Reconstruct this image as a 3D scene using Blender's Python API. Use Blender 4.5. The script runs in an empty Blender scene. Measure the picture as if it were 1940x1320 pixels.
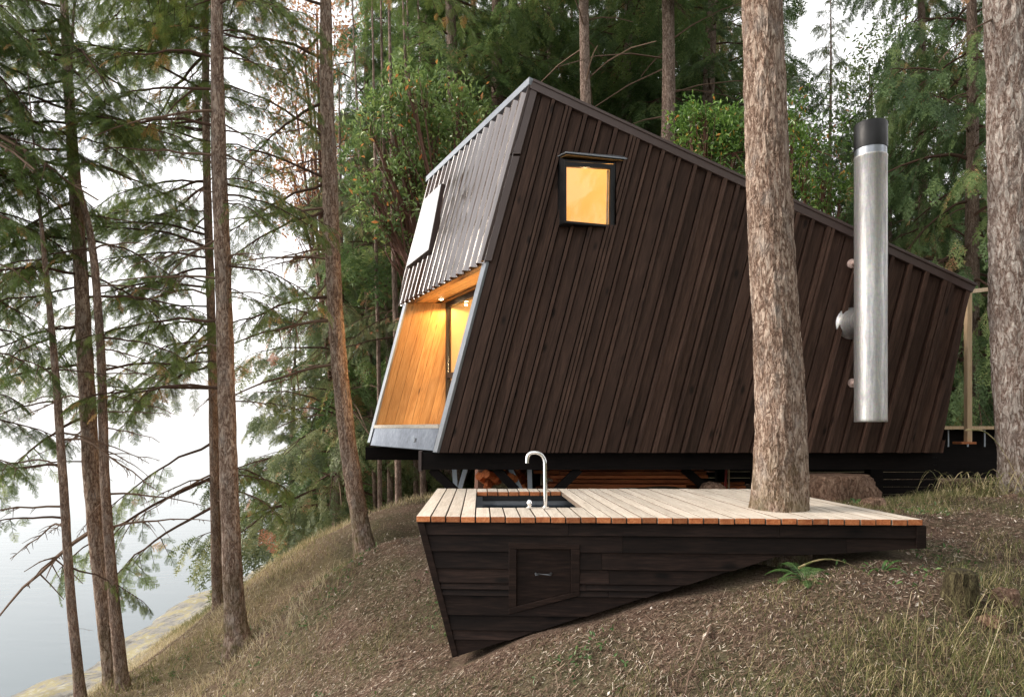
import bpy, math, random
import numpy as np
from mathutils import Vector, Matrix, noise as mnoise

random.seed(7)
RNG = np.random.default_rng(11)
scene = bpy.context.scene
COL = scene.collection
R = math.radians

# ------------------------------------------------------------------ camera, sky, sun, exposure
CZ = 5.0                      # eye height above the water (water z = 0)
FPX, CX, HY = 1300.0, 970.0, 810.0
cam_d = bpy.data.cameras.new("camera")
cam_d.sensor_width = 36.0
cam_d.lens = 36.0 * FPX / 1940.0
cam_d.shift_y = (HY - 660.0) / 1940.0
cam_d.clip_start = 0.05
cam_d.clip_end = 9000
cam = bpy.data.objects.new("camera", cam_d)
cam.location = (0, 0, CZ)
cam.rotation_euler = (R(90), 0, 0)
COL.objects.link(cam)
scene.camera = cam

SUN_EL, SUN_AZ = 26.0, -88.0           # azimuth clockwise from +Y: low veiled sun over the water at left
world = bpy.data.worlds.new("World")
scene.world = world
world.use_nodes = True
wn = world.node_tree
bg = wn.nodes["Background"]
sky = wn.nodes.new("ShaderNodeTexSky")
sky.sky_type = 'NISHITA'
sky.sun_disc = False
sky.sun_elevation = R(SUN_EL)
sky.sun_rotation = R(SUN_AZ)
sky.air_density = 1.0
sky.dust_density = 4.0
sky.ozone_density = 1.0
hs = wn.nodes.new("ShaderNodeHueSaturation")
hs.inputs["Saturation"].default_value = 0.22
wn.links.new(sky.outputs[0], hs.inputs["Color"])
mx = wn.nodes.new("ShaderNodeMixRGB")          # thin even overcast over the sky
mx.inputs[0].default_value = 0.45
mx.inputs[2].default_value = (9.6, 9.4, 9.2, 1)
wn.links.new(hs.outputs[0], mx.inputs[1])
wn.links.new(mx.outputs[0], bg.inputs["Color"])
bg.inputs["Strength"].default_value = 0.12

sun_d = bpy.data.lights.new("sun", 'SUN')
sun_d.energy = 1.5
sun_d.angle = R(25)
sun_d.color = (1.0, 0.86, 0.72)
sun = bpy.data.objects.new("sun", sun_d)
az, el = R(SUN_AZ), R(SUN_EL)
to_sun = Vector((math.sin(az) * math.cos(el), math.cos(az) * math.cos(el), math.sin(el)))
sun.rotation_euler = to_sun.to_track_quat('Z', 'Y').to_euler()
COL.objects.link(sun)

vs = scene.view_settings
vs.view_transform = 'Standard'
vs.look = 'None'
vs.exposure = 1.14
vs.gamma = 1.0
scene.cycles.max_bounces = 6
scene.cycles.diffuse_bounces = 3
scene.cycles.transparent_max_bounces = 8
scene.cycles.caustics_reflective = False
scene.cycles.caustics_refractive = False
scene.cycles.sample_clamp_indirect = 4.0

# ------------------------------------------------------------------ helpers
def P(px, py, d):
    """point at depth d (metres along the view) seen at photo pixel px, py"""
    return np.array([(px - CX) / FPX * d, d, CZ + (HY - py) / FPX * d])

def on_plane(px, py, p0, n):
    r = np.array([(px - CX) / FPX, 1.0, (HY - py) / FPX])
    o = np.array([0, 0, CZ])
    t = np.dot(np.array(p0) - o, n) / np.dot(r, n)
    return o + r * t

def unit(v):
    v = np.asarray(v, float)
    return v / np.linalg.norm(v)

def wloc(o):
    v = np.zeros(3)
    while o is not None:
        v = v + np.array(o.location)
        o = o.parent
    return v

def thing(name, label, cat, loc=(0, 0, 0), group=None):
    o = bpy.data.objects.new(name, None)
    o.empty_display_size = 0.2
    o.location = tuple(float(c) for c in loc)
    COL.objects.link(o)
    o["label"] = label
    o["category"] = cat
    if group:
        o["group"] = group
    return o

def tag(o, label=None, cat=None, group=None, kind=None):
    if label: o["label"] = label
    if cat: o["category"] = cat
    if group: o["group"] = group
    if kind: o["kind"] = kind
    return o

class MB:
    """collects shapes into one mesh"""
    def __init__(s):
        s.v, s.f, s.mi, s.t, s.sm = [], [], [], [], []
    def face(s, pts, m=0, t=0.5, smooth=False):
        b = len(s.v)
        s.v += [tuple(map(float, p)) for p in pts]
        s.f.append(tuple(range(b, b + len(pts))))
        s.mi.append(m); s.t.append(t); s.sm.append(smooth)
    def prism(s, pts, off, m=0, t=0.5, ms=None):
        """front polygon pts, back polygon pts + off (off a vector or a list)"""
        pts = [np.asarray(p, float) for p in pts]
        offs = off if isinstance(off, list) else [np.asarray(off, float)] * len(pts)
        bk = [p + o for p, o in zip(pts, offs)]
        n = len(pts)
        b = len(s.v)
        s.v += [tuple(p) for p in pts] + [tuple(p) for p in bk]
        s.f.append(tuple(range(b, b + n))); s.mi.append(m)
        s.f.append(tuple(range(b + 2 * n - 1, b + n - 1, -1))); s.mi.append(m)
        for i in range(n):
            j = (i + 1) % n
            s.f.append((b + j, b + i, b + n + i, b + n + j))
            s.mi.append(m if ms is None else (ms[i] if isinstance(ms, (list, tuple)) else ms))
        s.t += [t] * (n + 2); s.sm += [False] * (n + 2)
    def box(s, c, size, e=None, m=0, t=0.5):
        c = np.asarray(c, float)
        E = np.eye(3) if e is None else np.array([unit(x) for x in e])
        h = np.asarray(size, float) / 2
        q = [c - E[0]*h[0] - E[1]*h[1] - E[2]*h[2], c + E[0]*h[0] - E[1]*h[1] - E[2]*h[2],
             c + E[0]*h[0] - E[1]*h[1] + E[2]*h[2], c - E[0]*h[0] - E[1]*h[1] + E[2]*h[2]]
        s.prism(q, E[1] * 2 * h[1], m, t)
    def bar(s, a, b, w, h, up=(0, 0, 1), m=0, t=0.5):
        a = np.asarray(a, float); b = np.asarray(b, float)
        d = unit(b - a)
        y = np.cross(up, d)
        if np.linalg.norm(y) < 1e-5: y = np.cross((0, 1, 0), d)
        y = unit(y); z = np.cross(d, y)
        s.box((a + b) / 2, (np.linalg.norm(b - a), w, h), (d, y, z), m, t)
    def tube(s, pts, rad, n=12, m=0, t=0.5, caps=True, smooth=True, disp=None):
        pts = np.asarray(pts, float)
        k = len(pts)
        rad = np.broadcast_to(np.asarray(rad, float), (k,))
        tan = np.gradient(pts, axis=0)
        tan /= np.linalg.norm(tan, axis=1)[:, None]
        ref = np.array([0.0, 1.0, 0.0]) if abs(tan[0][1]) < 0.9 else np.array([1.0, 0, 0])
        b = len(s.v)
        for i in range(k):
            x = unit(np.cross(ref, tan[i])); y = np.cross(tan[i], x)
            ref = y if False else ref
            for j in range(n):
                a = 2 * math.pi * j / n
                r = rad[i]
                if disp is not None:
                    r = r * disp(a, pts[i], r)
                s.v.append(tuple(pts[i] + (x * math.cos(a) + y * math.sin(a)) * r))
        for i in range(k - 1):
            for j in range(n):
                j2 = (j + 1) % n
                s.f.append((b + i*n + j, b + i*n + j2, b + (i+1)*n + j2, b + (i+1)*n + j))
                s.mi.append(m); s.t.append(t); s.sm.append(smooth)
        if caps:
            s.f.append(tuple(range(b + n - 1, b - 1, -1))); s.mi.append(m); s.t.append(t); s.sm.append(False)
            s.f.append(tuple(range(b + (k-1)*n, b + k*n))); s.mi.append(m); s.t.append(t); s.sm.append(False)
    def build(s, name, mats, parent=None, loc=None, bevel=0):
        if not isinstance(mats, (list, tuple)): mats = [mats]
        org = np.zeros(3)
        if parent is not None: org = wloc(parent)
        if loc is not None: org = np.asarray(loc, float)
        me = bpy.data.meshes.new(name)
        me.from_pydata([tuple(np.array(v) - org) for v in s.v], [], s.f)
        for m in mats: me.materials.append(m)
        me.polygons.foreach_set("material_index", s.mi)
        me.polygons.foreach_set("use_smooth", s.sm)
        at = me.attributes.new("tint", 'FLOAT', 'FACE')
        at.data.foreach_set("value", s.t)
        me.update()
        me.set_sharp_from_angle(angle=R(38))
        o = bpy.data.objects.new(name, me)
        COL.objects.link(o)
        if parent is not None: o.parent = parent
        if loc is not None and parent is None: o.location = tuple(org)
        if bevel:
            bv = o.modifiers.new("bevel", 'BEVEL'); bv.width = bevel; bv.segments = 2; bv.limit_method = 'ANGLE'
        return o

def soup_mesh(name, groups, mats):
    """groups: list of (tris (T,3,3), material index, tint (T,))"""
    tr = np.concatenate([g[0] for g in groups]).astype(np.float32)
    mi = np.concatenate([np.full(len(g[0]), g[1], np.int32) for g in groups])
    ti = np.concatenate([np.broadcast_to(np.asarray(g[2], np.float32), (len(g[0]),)) for g in groups])
    T = len(tr)
    me = bpy.data.meshes.new(name)
    me.vertices.add(T * 3); me.loops.add(T * 3); me.polygons.add(T)
    me.vertices.foreach_set("co", tr.reshape(-1))
    me.loops.foreach_set("vertex_index", np.arange(T * 3, dtype=np.int32))
    me.polygons.foreach_set("loop_start", np.arange(0, T * 3, 3, dtype=np.int32))
    for m in mats: me.materials.append(m)
    me.polygons.foreach_set("material_index", mi)
    at = me.attributes.new("tint", 'FLOAT', 'FACE')
    at.data.foreach_set("value", np.ascontiguousarray(ti))
    me.update(calc_edges=True)
    return me

def clip(poly, a, b, c):
    """keep the side a*x + b*y <= c of a 2-D polygon"""
    out = []
    n = len(poly)
    for i in range(n):
        p, q = poly[i], poly[(i + 1) % n]
        dp, dq = a*p[0] + b*p[1] - c, a*q[0] + b*q[1] - c
        if dp <= 0: out.append(p)
        if (dp < 0 < dq) or (dq < 0 < dp):
            t = dp / (dp - dq)
            out.append((p[0] + (q[0]-p[0])*t, p[1] + (q[1]-p[1])*t))
    return out

def edges_of(poly):
    """half planes (a,b,c) whose <= side is the inside of a convex polygon"""
    ar = sum(poly[i][0]*poly[(i+1) % len(poly)][1] - poly[(i+1) % len(poly)][0]*poly[i][1] for i in range(len(poly)))
    sg = 1 if ar > 0 else -1
    E = []
    for i in range(len(poly)):
        p, q = poly[i], poly[(i + 1) % len(poly)]
        a, b = (q[1]-p[1]) * sg, -(q[0]-p[0]) * sg
        E.append((a, b, a*p[0] + b*p[1]))
    return E

def clip_to(poly, conv):
    for e in edges_of(conv):
        if len(poly) < 3: return []
        poly = clip(poly, *e)
    return poly

def subtract(poly, conv):
    out = []
    rest = poly
    for (a, b, c) in edges_of(conv):
        if len(rest) < 3: break
        o = clip(rest, -a, -b, -c)
        if len(o) >= 3: out.append(o)
        rest = clip(rest, a, b, c)
    return out

# ------------------------------------------------------------------ materials
def nodes(name):
    m = bpy.data.materials.new(name)
    m.use_nodes = True
    nt = m.node_tree
    return m, nt, nt.nodes["Principled BSDF"], nt.nodes["Material Output"]

def add(nt, typ, ins=None, **props):
    n = nt.nodes.new(typ)
    for k, v in props.items(): setattr(n, k, v)
    for k, v in (ins or {}).items():
        if isinstance(v, bpy.types.NodeSocket): nt.links.new(v, n.inputs[k])
        else: n.inputs[k].default_value = v
    return n

def ramp(nt, fac, stops):
    r = nt.nodes.new("ShaderNodeValToRGB")
    nt.links.new(fac, r.inputs[0])
    el = r.color_ramp.elements
    while len(el) < len(stops): el.new(0.5)
    for e, (p, c) in zip(el, stops):
        e.position = p
        e.color = (c[0], c[1], c[2], 1) if isinstance(c, (tuple, list)) else (c, c, c, 1)
    return r.outputs[0]

def mixc(nt, fac, a, b, mode='MIX'):
    n = nt.nodes.new("ShaderNodeMixRGB"); n.blend_type = mode
    for k, v in ((0, fac), (1, a), (2, b)):
        if isinstance(v, bpy.types.NodeSocket): nt.links.new(v, n.inputs[k])
        else: n.inputs[k].default_value = (v[0], v[1], v[2], 1) if isinstance(v, (tuple, list)) else v
    return n.outputs[0]

def coords(nt, scale=(1, 1, 1), rot=(0, 0, 0), offset=None, space="Object"):
    tc = nt.nodes.new("ShaderNodeTexCoord")
    src = tc.outputs[space]
    if offset is not None:
        va = add(nt, "ShaderNodeVectorMath", {0: src, 1: offset}, operation='ADD')
        src = va.outputs[0]
    if any(rot):                               # turn first, stretch afterwards
        src = add(nt, "ShaderNodeMapping", {"Vector": src, "Rotation": rot}).outputs[0]
    return add(nt, "ShaderNodeMapping", {"Vector": src, "Scale": scale}).outputs[0]

def noise_tex(nt, vec, scale, detail=5, rough=0.6, dist=0.0):
    return add(nt, "ShaderNodeTexNoise", {"Vector": vec, "Scale": scale, "Detail": detail, "Roughness": rough, "Distortion": dist}).outputs["Fac"]

def bump(nt, bsdf, h, strength=0.4, dist=0.01):
    b = add(nt, "ShaderNodeBump", {"Height": h, "Strength": strength, "Distance": dist})
    nt.links.new(b.outputs[0], bsdf.inputs["Normal"])

def wood(name, dark, mid, light, rot=(0, 0, 0), stretch=(14, 14, 0.9), rough=0.65, spec=0.3, knots=True, var=0.45, bmp=0.25):
    m, nt, bs, out = nodes(name)
    at = add(nt, "ShaderNodeAttribute", attribute_name="tint")
    off = add(nt, "ShaderNodeVectorMath", {0: at.outputs["Fac"], 3: 37.0}, operation='SCALE')
    comb = add(nt, "ShaderNodeCombineXYZ", {"X": at.outputs["Fac"], "Y": at.outputs["Fac"], "Z": at.outputs["Fac"]})
    sc = add(nt, "ShaderNodeVectorMath", {0: comb.outputs[0], 3: 37.0}, operation='SCALE')
    v = coords(nt, stretch, rot, sc.outputs[0])
    nt.nodes.remove(off)
    g1 = noise_tex(nt, v, 1.6, 8, 0.62, 0.6)
    g2 = noise_tex(nt, v, 7.0, 4, 0.6)
    g = add(nt, "ShaderNodeMath", {0: g1, 1: g2}, operation='ADD')
    g = add(nt, "ShaderNodeMath", {0: g.outputs[0], 1: 0.5}, operation='MULTIPLY').outputs[0]
    c = ramp(nt, g, [(0.36, dark), (0.5, mid), (0.64, light)])
    # board to board variation and broad weathering
    w = noise_tex(nt, coords(nt, (1.3, 1.3, 0.8)), 1.6, 4, 0.6)
    vv = add(nt, "ShaderNodeMath", {0: at.outputs["Fac"], 1: w}, operation='ADD').outputs[0]
    br = ramp(nt, vv, [(0.45, 1 - var), (1.0, 1.0), (1.5, 1 + var)])
    vv2 = add(nt, "ShaderNodeMath", {0: vv, 1: 0.5}, operation='MULTIPLY').outputs[0]
    br = ramp(nt, vv2, [(0.22, 1 - var), (0.5, 1.0), (0.78, 1 + var)])
    c = mixc(nt, 1.0, c, br, 'MULTIPLY')
    if knots:
        kv = coords(nt, (5.5, 5.5, 2.2), rot, sc.outputs[0])
        kd = add(nt, "ShaderNodeTexVoronoi", {"Vector": kv, "Scale": 1.0}).outputs["Distance"]
        kf = ramp(nt, kd, [(0.06, 0.25), (0.15, 1.0)])
        c = mixc(nt, 1.0, c, kf, 'MULTIPLY')
    nt.links.new(c, bs.inputs["Base Color"])
    bs.inputs["Roughness"].default_value = rough
    bs.inputs["Specular IOR Level"].default_value = spec
    bump(nt, bs, g, bmp, 0.004)
    return m

def plain(name, col, rough=0.6, metal=0.0, spec=0.4, nscale=8, var=0.25, bmp=0.1):
    m, nt, bs, out = nodes(name)
    n = noise_tex(nt, coords(nt), nscale, 6, 0.6)
    c = mixc(nt, n, tuple(x * (1 - var) for x in col), tuple(min(1, x * (1 + var)) for x in col))
    nt.links.new(c, bs.inputs["Base Color"])
    rr = ramp(nt, n, [(0.3, max(0.05, rough - 0.1)), (0.7, min(1, rough + 0.1))])
    nt.links.new(rr, bs.inputs["Roughness"])
    bs.inputs["Metallic"].default_value = metal
    bs.inputs["Specular IOR Level"].default_value = spec
    if bmp: bump(nt, bs, n, bmp, 0.004)
    return m

def glow(name, col, strength):
    m, nt, bs, out = nodes(name)
    bs.inputs["Base Color"].default_value = (*col, 1)
    bs.inputs["Emission Color"].default_value = (*col, 1)
    bs.inputs["Emission Strength"].default_value = strength
    return m

def glass(name, tint=(1, 1, 1), refl=0.12):
    m, nt, bs, out = nodes(name)
    nt.nodes.remove(bs)
    tr = add(nt, "ShaderNodeBsdfTransparent", {"Color": (*tint, 1)})
    gl = add(nt, "ShaderNodeBsdfGlossy", {"Color": (1, 1, 1, 1), "Roughness": 0.02})
    ge = add(nt, "ShaderNodeNewGeometry")
    dt = add(nt, "ShaderNodeVectorMath", {0: ge.outputs["Incoming"], 1: ge.outputs["Normal"]}, operation='DOT_PRODUCT').outputs["Value"]
    dt = add(nt, "ShaderNodeMath", {0: dt}, operation='ABSOLUTE').outputs[0]
    dt = add(nt, "ShaderNodeMath", {0: 1.0, 1: dt}, operation='SUBTRACT').outputs[0]
    dt = add(nt, "ShaderNodeMath", {0: dt, 1: 5.0}, operation='POWER').outputs[0]
    ad = add(nt, "ShaderNodeMath", {0: dt, 1: refl}, operation='ADD', use_clamp=True)
    mix = add(nt, "ShaderNodeMixShader", {0: ad.outputs[0], 1: tr.outputs[0], 2: gl.outputs[0]})
    nt.links.new(mix.outputs[0], out.inputs[0])
    return m

SHEAR = math.atan(0.262)
M = {}
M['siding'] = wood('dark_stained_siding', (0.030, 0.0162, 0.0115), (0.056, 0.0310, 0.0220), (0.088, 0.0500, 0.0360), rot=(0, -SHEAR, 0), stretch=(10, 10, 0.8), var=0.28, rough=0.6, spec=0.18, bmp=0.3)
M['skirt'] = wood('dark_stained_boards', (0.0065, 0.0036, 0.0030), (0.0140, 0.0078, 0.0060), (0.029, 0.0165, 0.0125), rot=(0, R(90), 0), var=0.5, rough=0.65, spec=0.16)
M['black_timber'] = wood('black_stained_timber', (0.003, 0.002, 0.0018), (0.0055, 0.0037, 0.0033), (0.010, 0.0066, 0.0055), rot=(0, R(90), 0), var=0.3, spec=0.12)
M['deck_top'] = wood('weathered_pale_cedar', (0.46, 0.395, 0.32), (0.60, 0.53, 0.445), (0.71, 0.645, 0.56), rot=(R(-90), 0, 0), stretch=(20, 20, 1.2), var=0.12, rough=0.6, knots=False, bmp=0.12)
M['cedar_end'] = wood('fresh_cedar', (0.30, 0.085, 0.03), (0.45, 0.15, 0.055), (0.58, 0.24, 0.10), stretch=(12, 12, 12), var=0.35, knots=False)
M['lining'] = wood('warm_larch_lining', (0.42, 0.21, 0.07), (0.60, 0.33, 0.12), (0.72, 0.44, 0.19), rot=(0, -SHEAR, 0), var=0.2, rough=0.5, bmp=0.1)
M['ply'] = wood('pale_plywood', (0.735, 0.575, 0.355), (0.74, 0.58, 0.36), (0.748, 0.588, 0.368), stretch=(2, 2, 9), var=0.02, knots=False, rough=0.6, bmp=0.05)
M['lumber'] = wood('red_cedar_lumber', (0.28, 0.065, 0.020), (0.50, 0.14, 0.045), (0.66, 0.25, 0.09), rot=(0, R(90), 0), var=0.5)
M['post_wood'] = wood('clear_fir_post', (0.46, 0.31, 0.17), (0.58, 0.42, 0.26), (0.68, 0.52, 0.35), var=0.15, knots=False)
M['plank_side'] = plain('weathered_plank_side', (0.20, 0.155, 0.12), 0.8, 0, 0.2, 20, 0.3, 0.1)
M['brown_steel'] = plain('brown_painted_steel', (0.060, 0.037, 0.032), 0.42, 0.0, 0.6, 3, 0.12, 0.02)
M['flashing'] = plain('pale_metal_flashing', (0.27, 0.29, 0.32), 0.38, 0.8, 0.5, 5, 0.12, 0.02)
M['black_metal'] = plain('black_metal', (0.012, 0.012, 0.013), 0.45, 0.3, 0.5, 12, 0.3, 0.05)
M['chrome'] = plain('chrome', (0.86, 0.86, 0.87), 0.08, 1.0, 0.5, 5, 0.03, 0)
M['stainless'] = plain('stainless_steel', (0.30, 0.32, 0.35), 0.38, 1.0, 0.5, 20, 0.1, 0.02)
M['galv_post'] = plain('galvanised_bracket', (0.42, 0.47, 0.53), 0.45, 0.7, 0.5, 30, 0.2, 0.05)
M['concrete'] = plain('concrete', (0.30, 0.29, 0.27), 0.9, 0, 0.2, 14, 0.2, 0.3)
M['copper_pink'] = plain('dull_pinkish_metal', (0.70, 0.52, 0.46), 0.45, 0.1, 0.5, 20, 0.15, 0.05)
M['red_hose'] = plain('red_rubber', (0.45, 0.03, 0.02), 0.5, 0, 0.4, 12, 0.15, 0)
M['glass'] = glass('window_glass', (1, 0.99, 0.97), 0.04)
M['lamp'] = glow('warm_lamp', (1.0, 0.78, 0.46), 28.0)
M['solar'] = plain('solar_cells', (0.012, 0.014, 0.02), 0.15, 0, 0.6, 20, 0.1, 0)

def mk_steel_beam():
    m, nt, bs, out = nodes('mill_scale_steel')
    n1 = noise_tex(nt, coords(nt, (1, 1, 1)), 4.0, 8, 0.7, 0.3)
    n2 = noise_tex(nt, coords(nt, (2, 2, 0.5)), 26.0, 4, 0.7)
    a = add(nt, "ShaderNodeMath", {0: n1, 1: n2}, operation='ADD').outputs[0]
    a = add(nt, "ShaderNodeMath", {0: a, 1: 0.5}, operation='MULTIPLY').outputs[0]
    nt.links.new(ramp(nt, a, [(0.34, (0.07, 0.085, 0.115)), (0.5, (0.16, 0.185, 0.235)), (0.66, (0.30, 0.34, 0.40))]), bs.inputs["Base Color"])
    bs.inputs["Metallic"].default_value = 0.55
    bs.inputs["Roughness"].default_value = 0.42
    return m
M['steel_beam'] = mk_steel_beam()

def mk_galv():
    m, nt, bs, out = nodes('galvanised_flue_pipe')
    n1 = noise_tex(nt, coords(nt, (9, 9, 0.9)), 2.6, 8, 0.72, 0.6)
    n2 = noise_tex(nt, coords(nt, (1, 1, 0.5)), 60.0, 3, 0.7)
    vo = add(nt, "ShaderNodeTexVoronoi", {"Vector": coords(nt, (1, 1, 1)), "Scale": 48.0}).outputs["Color"]
    c = ramp(nt, n1, [(0.36, (0.40, 0.40, 0.41)), (0.5, (0.58, 0.57, 0.56)), (0.66, (0.72, 0.69, 0.67))])
    c = mixc(nt, 0.10, c, vo, 'MULTIPLY')
    c = mixc(nt, ramp(nt, n2, [(0.3, 0.28), (0.55, 0.0)]), c, (0.30, 0.30, 0.32))
    nt.links.new(c, bs.inputs["Base Color"])
    bs.inputs["Metallic"].default_value = 0.8
    nt.links.new(ramp(nt, n1, [(0.3, 0.52), (0.7, 0.36)]), bs.inputs["Roughness"])
    bump(nt, bs, n2, 0.08, 0.002)
    return m
M['galv'] = mk_galv()

def mk_bark(name, fissure, mid, plate, sc=1.0, moss=0.0, bmp=0.9):
    m, nt, bs, out = nodes(name)
    def crack(scale, zs, width, dist, seed):
        v = coords(nt, (1, 1, zs), (0, 0, seed))
        n = noise_tex(nt, v, scale * sc, 4, 0.62, dist)
        d = add(nt, "ShaderNodeMath", {0: n, 1: 0.5}, operation='SUBTRACT').outputs[0]
        d = add(nt, "ShaderNodeMath", {0: d}, operation='ABSOLUTE').outputs[0]
        return add(nt, "ShaderNodeMapRange", {0: d, 1: 0.0, 2: width, 3: 0.0, 4: 1.0}, interpolation_type='SMOOTHSTEP').outputs[0]
    c1 = crack(27.0, 0.30, 0.11, 0.6, 0.3)
    c2 = crack(50.0, 0.40, 0.12, 0.4, 1.1)
    fine = noise_tex(nt, coords(nt, (1, 1, 0.55)), 75.0 * sc, 6, 0.75)
    flake = noise_tex(nt, coords(nt, (0.6, 0.6, 1.5)), 40.0 * sc, 3, 0.6, 0.8)
    lrg = noise_tex(nt, coords(nt, (1, 1, 0.4)), 4.5 * sc, 4, 0.6)
    h = mixc(nt, 0.38, c1, c2)
    h = mixc(nt, 0.33, h, fine)
    h = mixc(nt, 0.14, h, flake)
    c = ramp(nt, h, [(0.16, fissure), (0.42, mid), (0.78, plate)])
    c = mixc(nt, 1.0, c, ramp(nt, lrg, [(0.3, 0.70), (0.7, 1.25)]), 'MULTIPLY')
    c = mixc(nt, ramp(nt, noise_tex(nt, coords(nt, (1, 1, .5)), 11.0 * sc, 5, 0.7), [(0.5, 0.0), (0.72, 0.45)]), c, (0.40, 0.37, 0.34) if moss else plate)
    if moss:
        z = add(nt, "ShaderNodeSeparateXYZ", {0: add(nt, "ShaderNodeTexCoord").outputs["Object"]}).outputs[2]
        mf = add(nt, "ShaderNodeMapRange", {0: z, 1: 0.0, 2: moss, 3: 1.0, 4: 0.0}).outputs[0]
        mn = ramp(nt, noise_tex(nt, coords(nt), 7.0, 4, 0.6), [(0.42, 0.0), (0.62, 0.75)])
        mm = add(nt, "ShaderNodeMath", {0: mf, 1: mn}, operation='MULTIPLY').outputs[0]
        c = mixc(nt, mm, c, (0.11, 0.11, 0.03))
    nt.links.new(c, bs.inputs["Base Color"])
    bs.inputs["Roughness"].default_value = 0.9
    bs.inputs["Specular IOR Level"].default_value = 0.15
    bump(nt, bs, h, bmp, 0.02 / sc)
    return m
M['bark'] = mk_bark('fir_bark', (0.050, 0.026, 0.018), (0.25, 0.168, 0.125), (0.46, 0.365, 0.295), 1.0, 0.9)
M['bark_grey'] = mk_bark('grey_fir_bark', (0.075, 0.040, 0.029), (0.28, 0.21, 0.175), (0.52, 0.465, 0.42), 0.7, 0.5)
M['bark_slim'] = mk_bark('slim_trunk_bark', (0.05, 0.026, 0.019), (0.21, 0.140, 0.105), (0.38, 0.29, 0.23), 1.5, 0.5)
M['bark_far'] = mk_bark('far_trunk_bark', (0.07, 0.044, 0.034), (0.20, 0.14, 0.11), (0.36, 0.28, 0.235), 0.8)
M['bark_red'] = plain('madrone_bark', (0.12, 0.055, 0.035), 0.6, 0, 0.3, 9, 0.4, 0.2)
M['twig'] = plain('twig_bark', (0.085, 0.052, 0.038), 0.9, 0, 0.15, 30, 0.4, 0.3)
M['dead_twig'] = plain('dead_twig', (0.17, 0.115, 0.085), 0.9, 0, 0.15, 30, 0.3, 0.3)

def foliage(name, stops, trans=0.42, rough=0.5, spec=0.3, use_obj=True):
    """leaf colour: face tint picks from the ramp, the object's own colour multiplies it"""
    m, nt, bs, out = nodes(name)
    at = add(nt, "ShaderNodeAttribute", attribute_name="tint")
    c = ramp(nt, at.outputs["Fac"], stops)
    if use_obj:
        oi = add(nt, "ShaderNodeObjectInfo")
        c = mixc(nt, 1.0, c, oi.outputs["Color"], 'MULTIPLY')
    nt.links.new(c, bs.inputs["Base Color"])
    bs.inputs["Roughness"].default_value = rough
    bs.inputs["Specular IOR Level"].default_value = spec
    tl = add(nt, "ShaderNodeBsdfTranslucent", {"Color": c})
    mix = add(nt, "ShaderNodeMixShader", {0: trans, 1: bs.outputs[0], 2: tl.outputs[0]})
    nt.links.new(mix.outputs[0], out.inputs[0])
    return m
M['needles'] = foliage('fir_needles', [(0.0, (0.028, 0.050, 0.018)), (0.45, (0.060, 0.098, 0.032)), (0.85, (0.115, 0.155, 0.048)), (0.97, (0.20, 0.15, 0.06)), (1.0, (0.25, 0.15, 0.07))])
M['leaves'] = foliage('glossy_leaves', [(0.0, (0.035, 0.080, 0.018)), (0.5, (0.085, 0.165, 0.040)), (0.92, (0.17, 0.27, 0.070)), (0.95, (0.34, 0.22, 0.05)), (1.0, (0.38, 0.17, 0.05))], 0.3, 0.28, 0.5)
M['russet'] = foliage('russet_leaves', [(0.0, (0.28, 0.13, 0.07)), (0.5, (0.42, 0.22, 0.12)), (0.9, (0.46, 0.30, 0.18)), (1.0, (0.20, 0.22, 0.08))], 0.4)
M['grass'] = foliage('grass_blades', [(0.0, (0.075, 0.10, 0.03)), (0.4, (0.17, 0.175, 0.065)), (0.6, (0.36, 0.30, 0.16)), (0.85, (0.54, 0.44, 0.27)), (1.0, (0.60, 0.52, 0.36))], 0.35, 0.6, 0.2, False)
M['litter'] = foliage('litter', [(0.0, (0.028, 0.016, 0.011)), (0.3, (0.112, 0.066, 0.048)), (0.6, (0.22, 0.148, 0.108)), (0.88, (0.36, 0.29, 0.215)), (1.0, (0.56, 0.49, 0.40))], 0.1, 0.8, 0.15, False)
M['chips'] = foliage('pale_dead_leaves', [(0.0, (0.35, 0.24, 0.17)), (0.4, (0.52, 0.43, 0.34)), (1.0, (0.75, 0.70, 0.64))], 0.15, 0.7, 0.2, False)
M['fern'] = foliage('fern_leaf', [(0.0, (0.04, 0.085, 0.025)), (0.6, (0.08, 0.16, 0.045)), (1.0, (0.14, 0.22, 0.07))], 0.3, 0.4, 0.4, False)

# ------------------------------------------------------------------ ground shape
def base_ground(x, y):
    x = np.asarray(x, float); y = np.asarray(y, float)
    z = -0.75 - 0.40 * np.logaddexp(0, (1.5 - x) * 1.6) / 1.6
    z = z + 0.035 * np.clip(y - 11, 0, 60) * (1 / (1 + np.exp(-(x - 2.2) / 0.9)))
    z = z + 0.05 * np.clip(x - 8, 0, 60)
    z = z - 0.22 * np.clip(3.6 - y, 0, 8)
    return np.maximum(z, -8.0)
_ctrl = [(860,1246,4.17),(1120,1166,4.17),(1380,1088,4.17),(1480,1082,4.17),(1620,1070,4.1),(1752,1062,4.05),(1600,958,6.3),(1900,950,7.0),(1940,1100,4.0),(1815,1165,3.5),
         (1400,1320,3.1),(1000,1320,3.45),(700,1320,4.2),(450,1228,6.8),(692,1052,8.0),(240,1322,6.5),(150,1325,6.9),(785,958,11.0),(765,965,9.5),
         (620,1020,11.0),(500,1085,11.0),(412,1150,8.5),(1920,945,6.5),(1700,970,5.5),(760,1010,7.0),(900,1285,3.8),(1120,1225,3.75),(1300,1170,3.72),(1430,1135,3.72),(1560,1120,3.7),(1700,1115,3.65),(1250,1127,4.17)]
_pts = [P(*c) for c in _ctrl]
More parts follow.
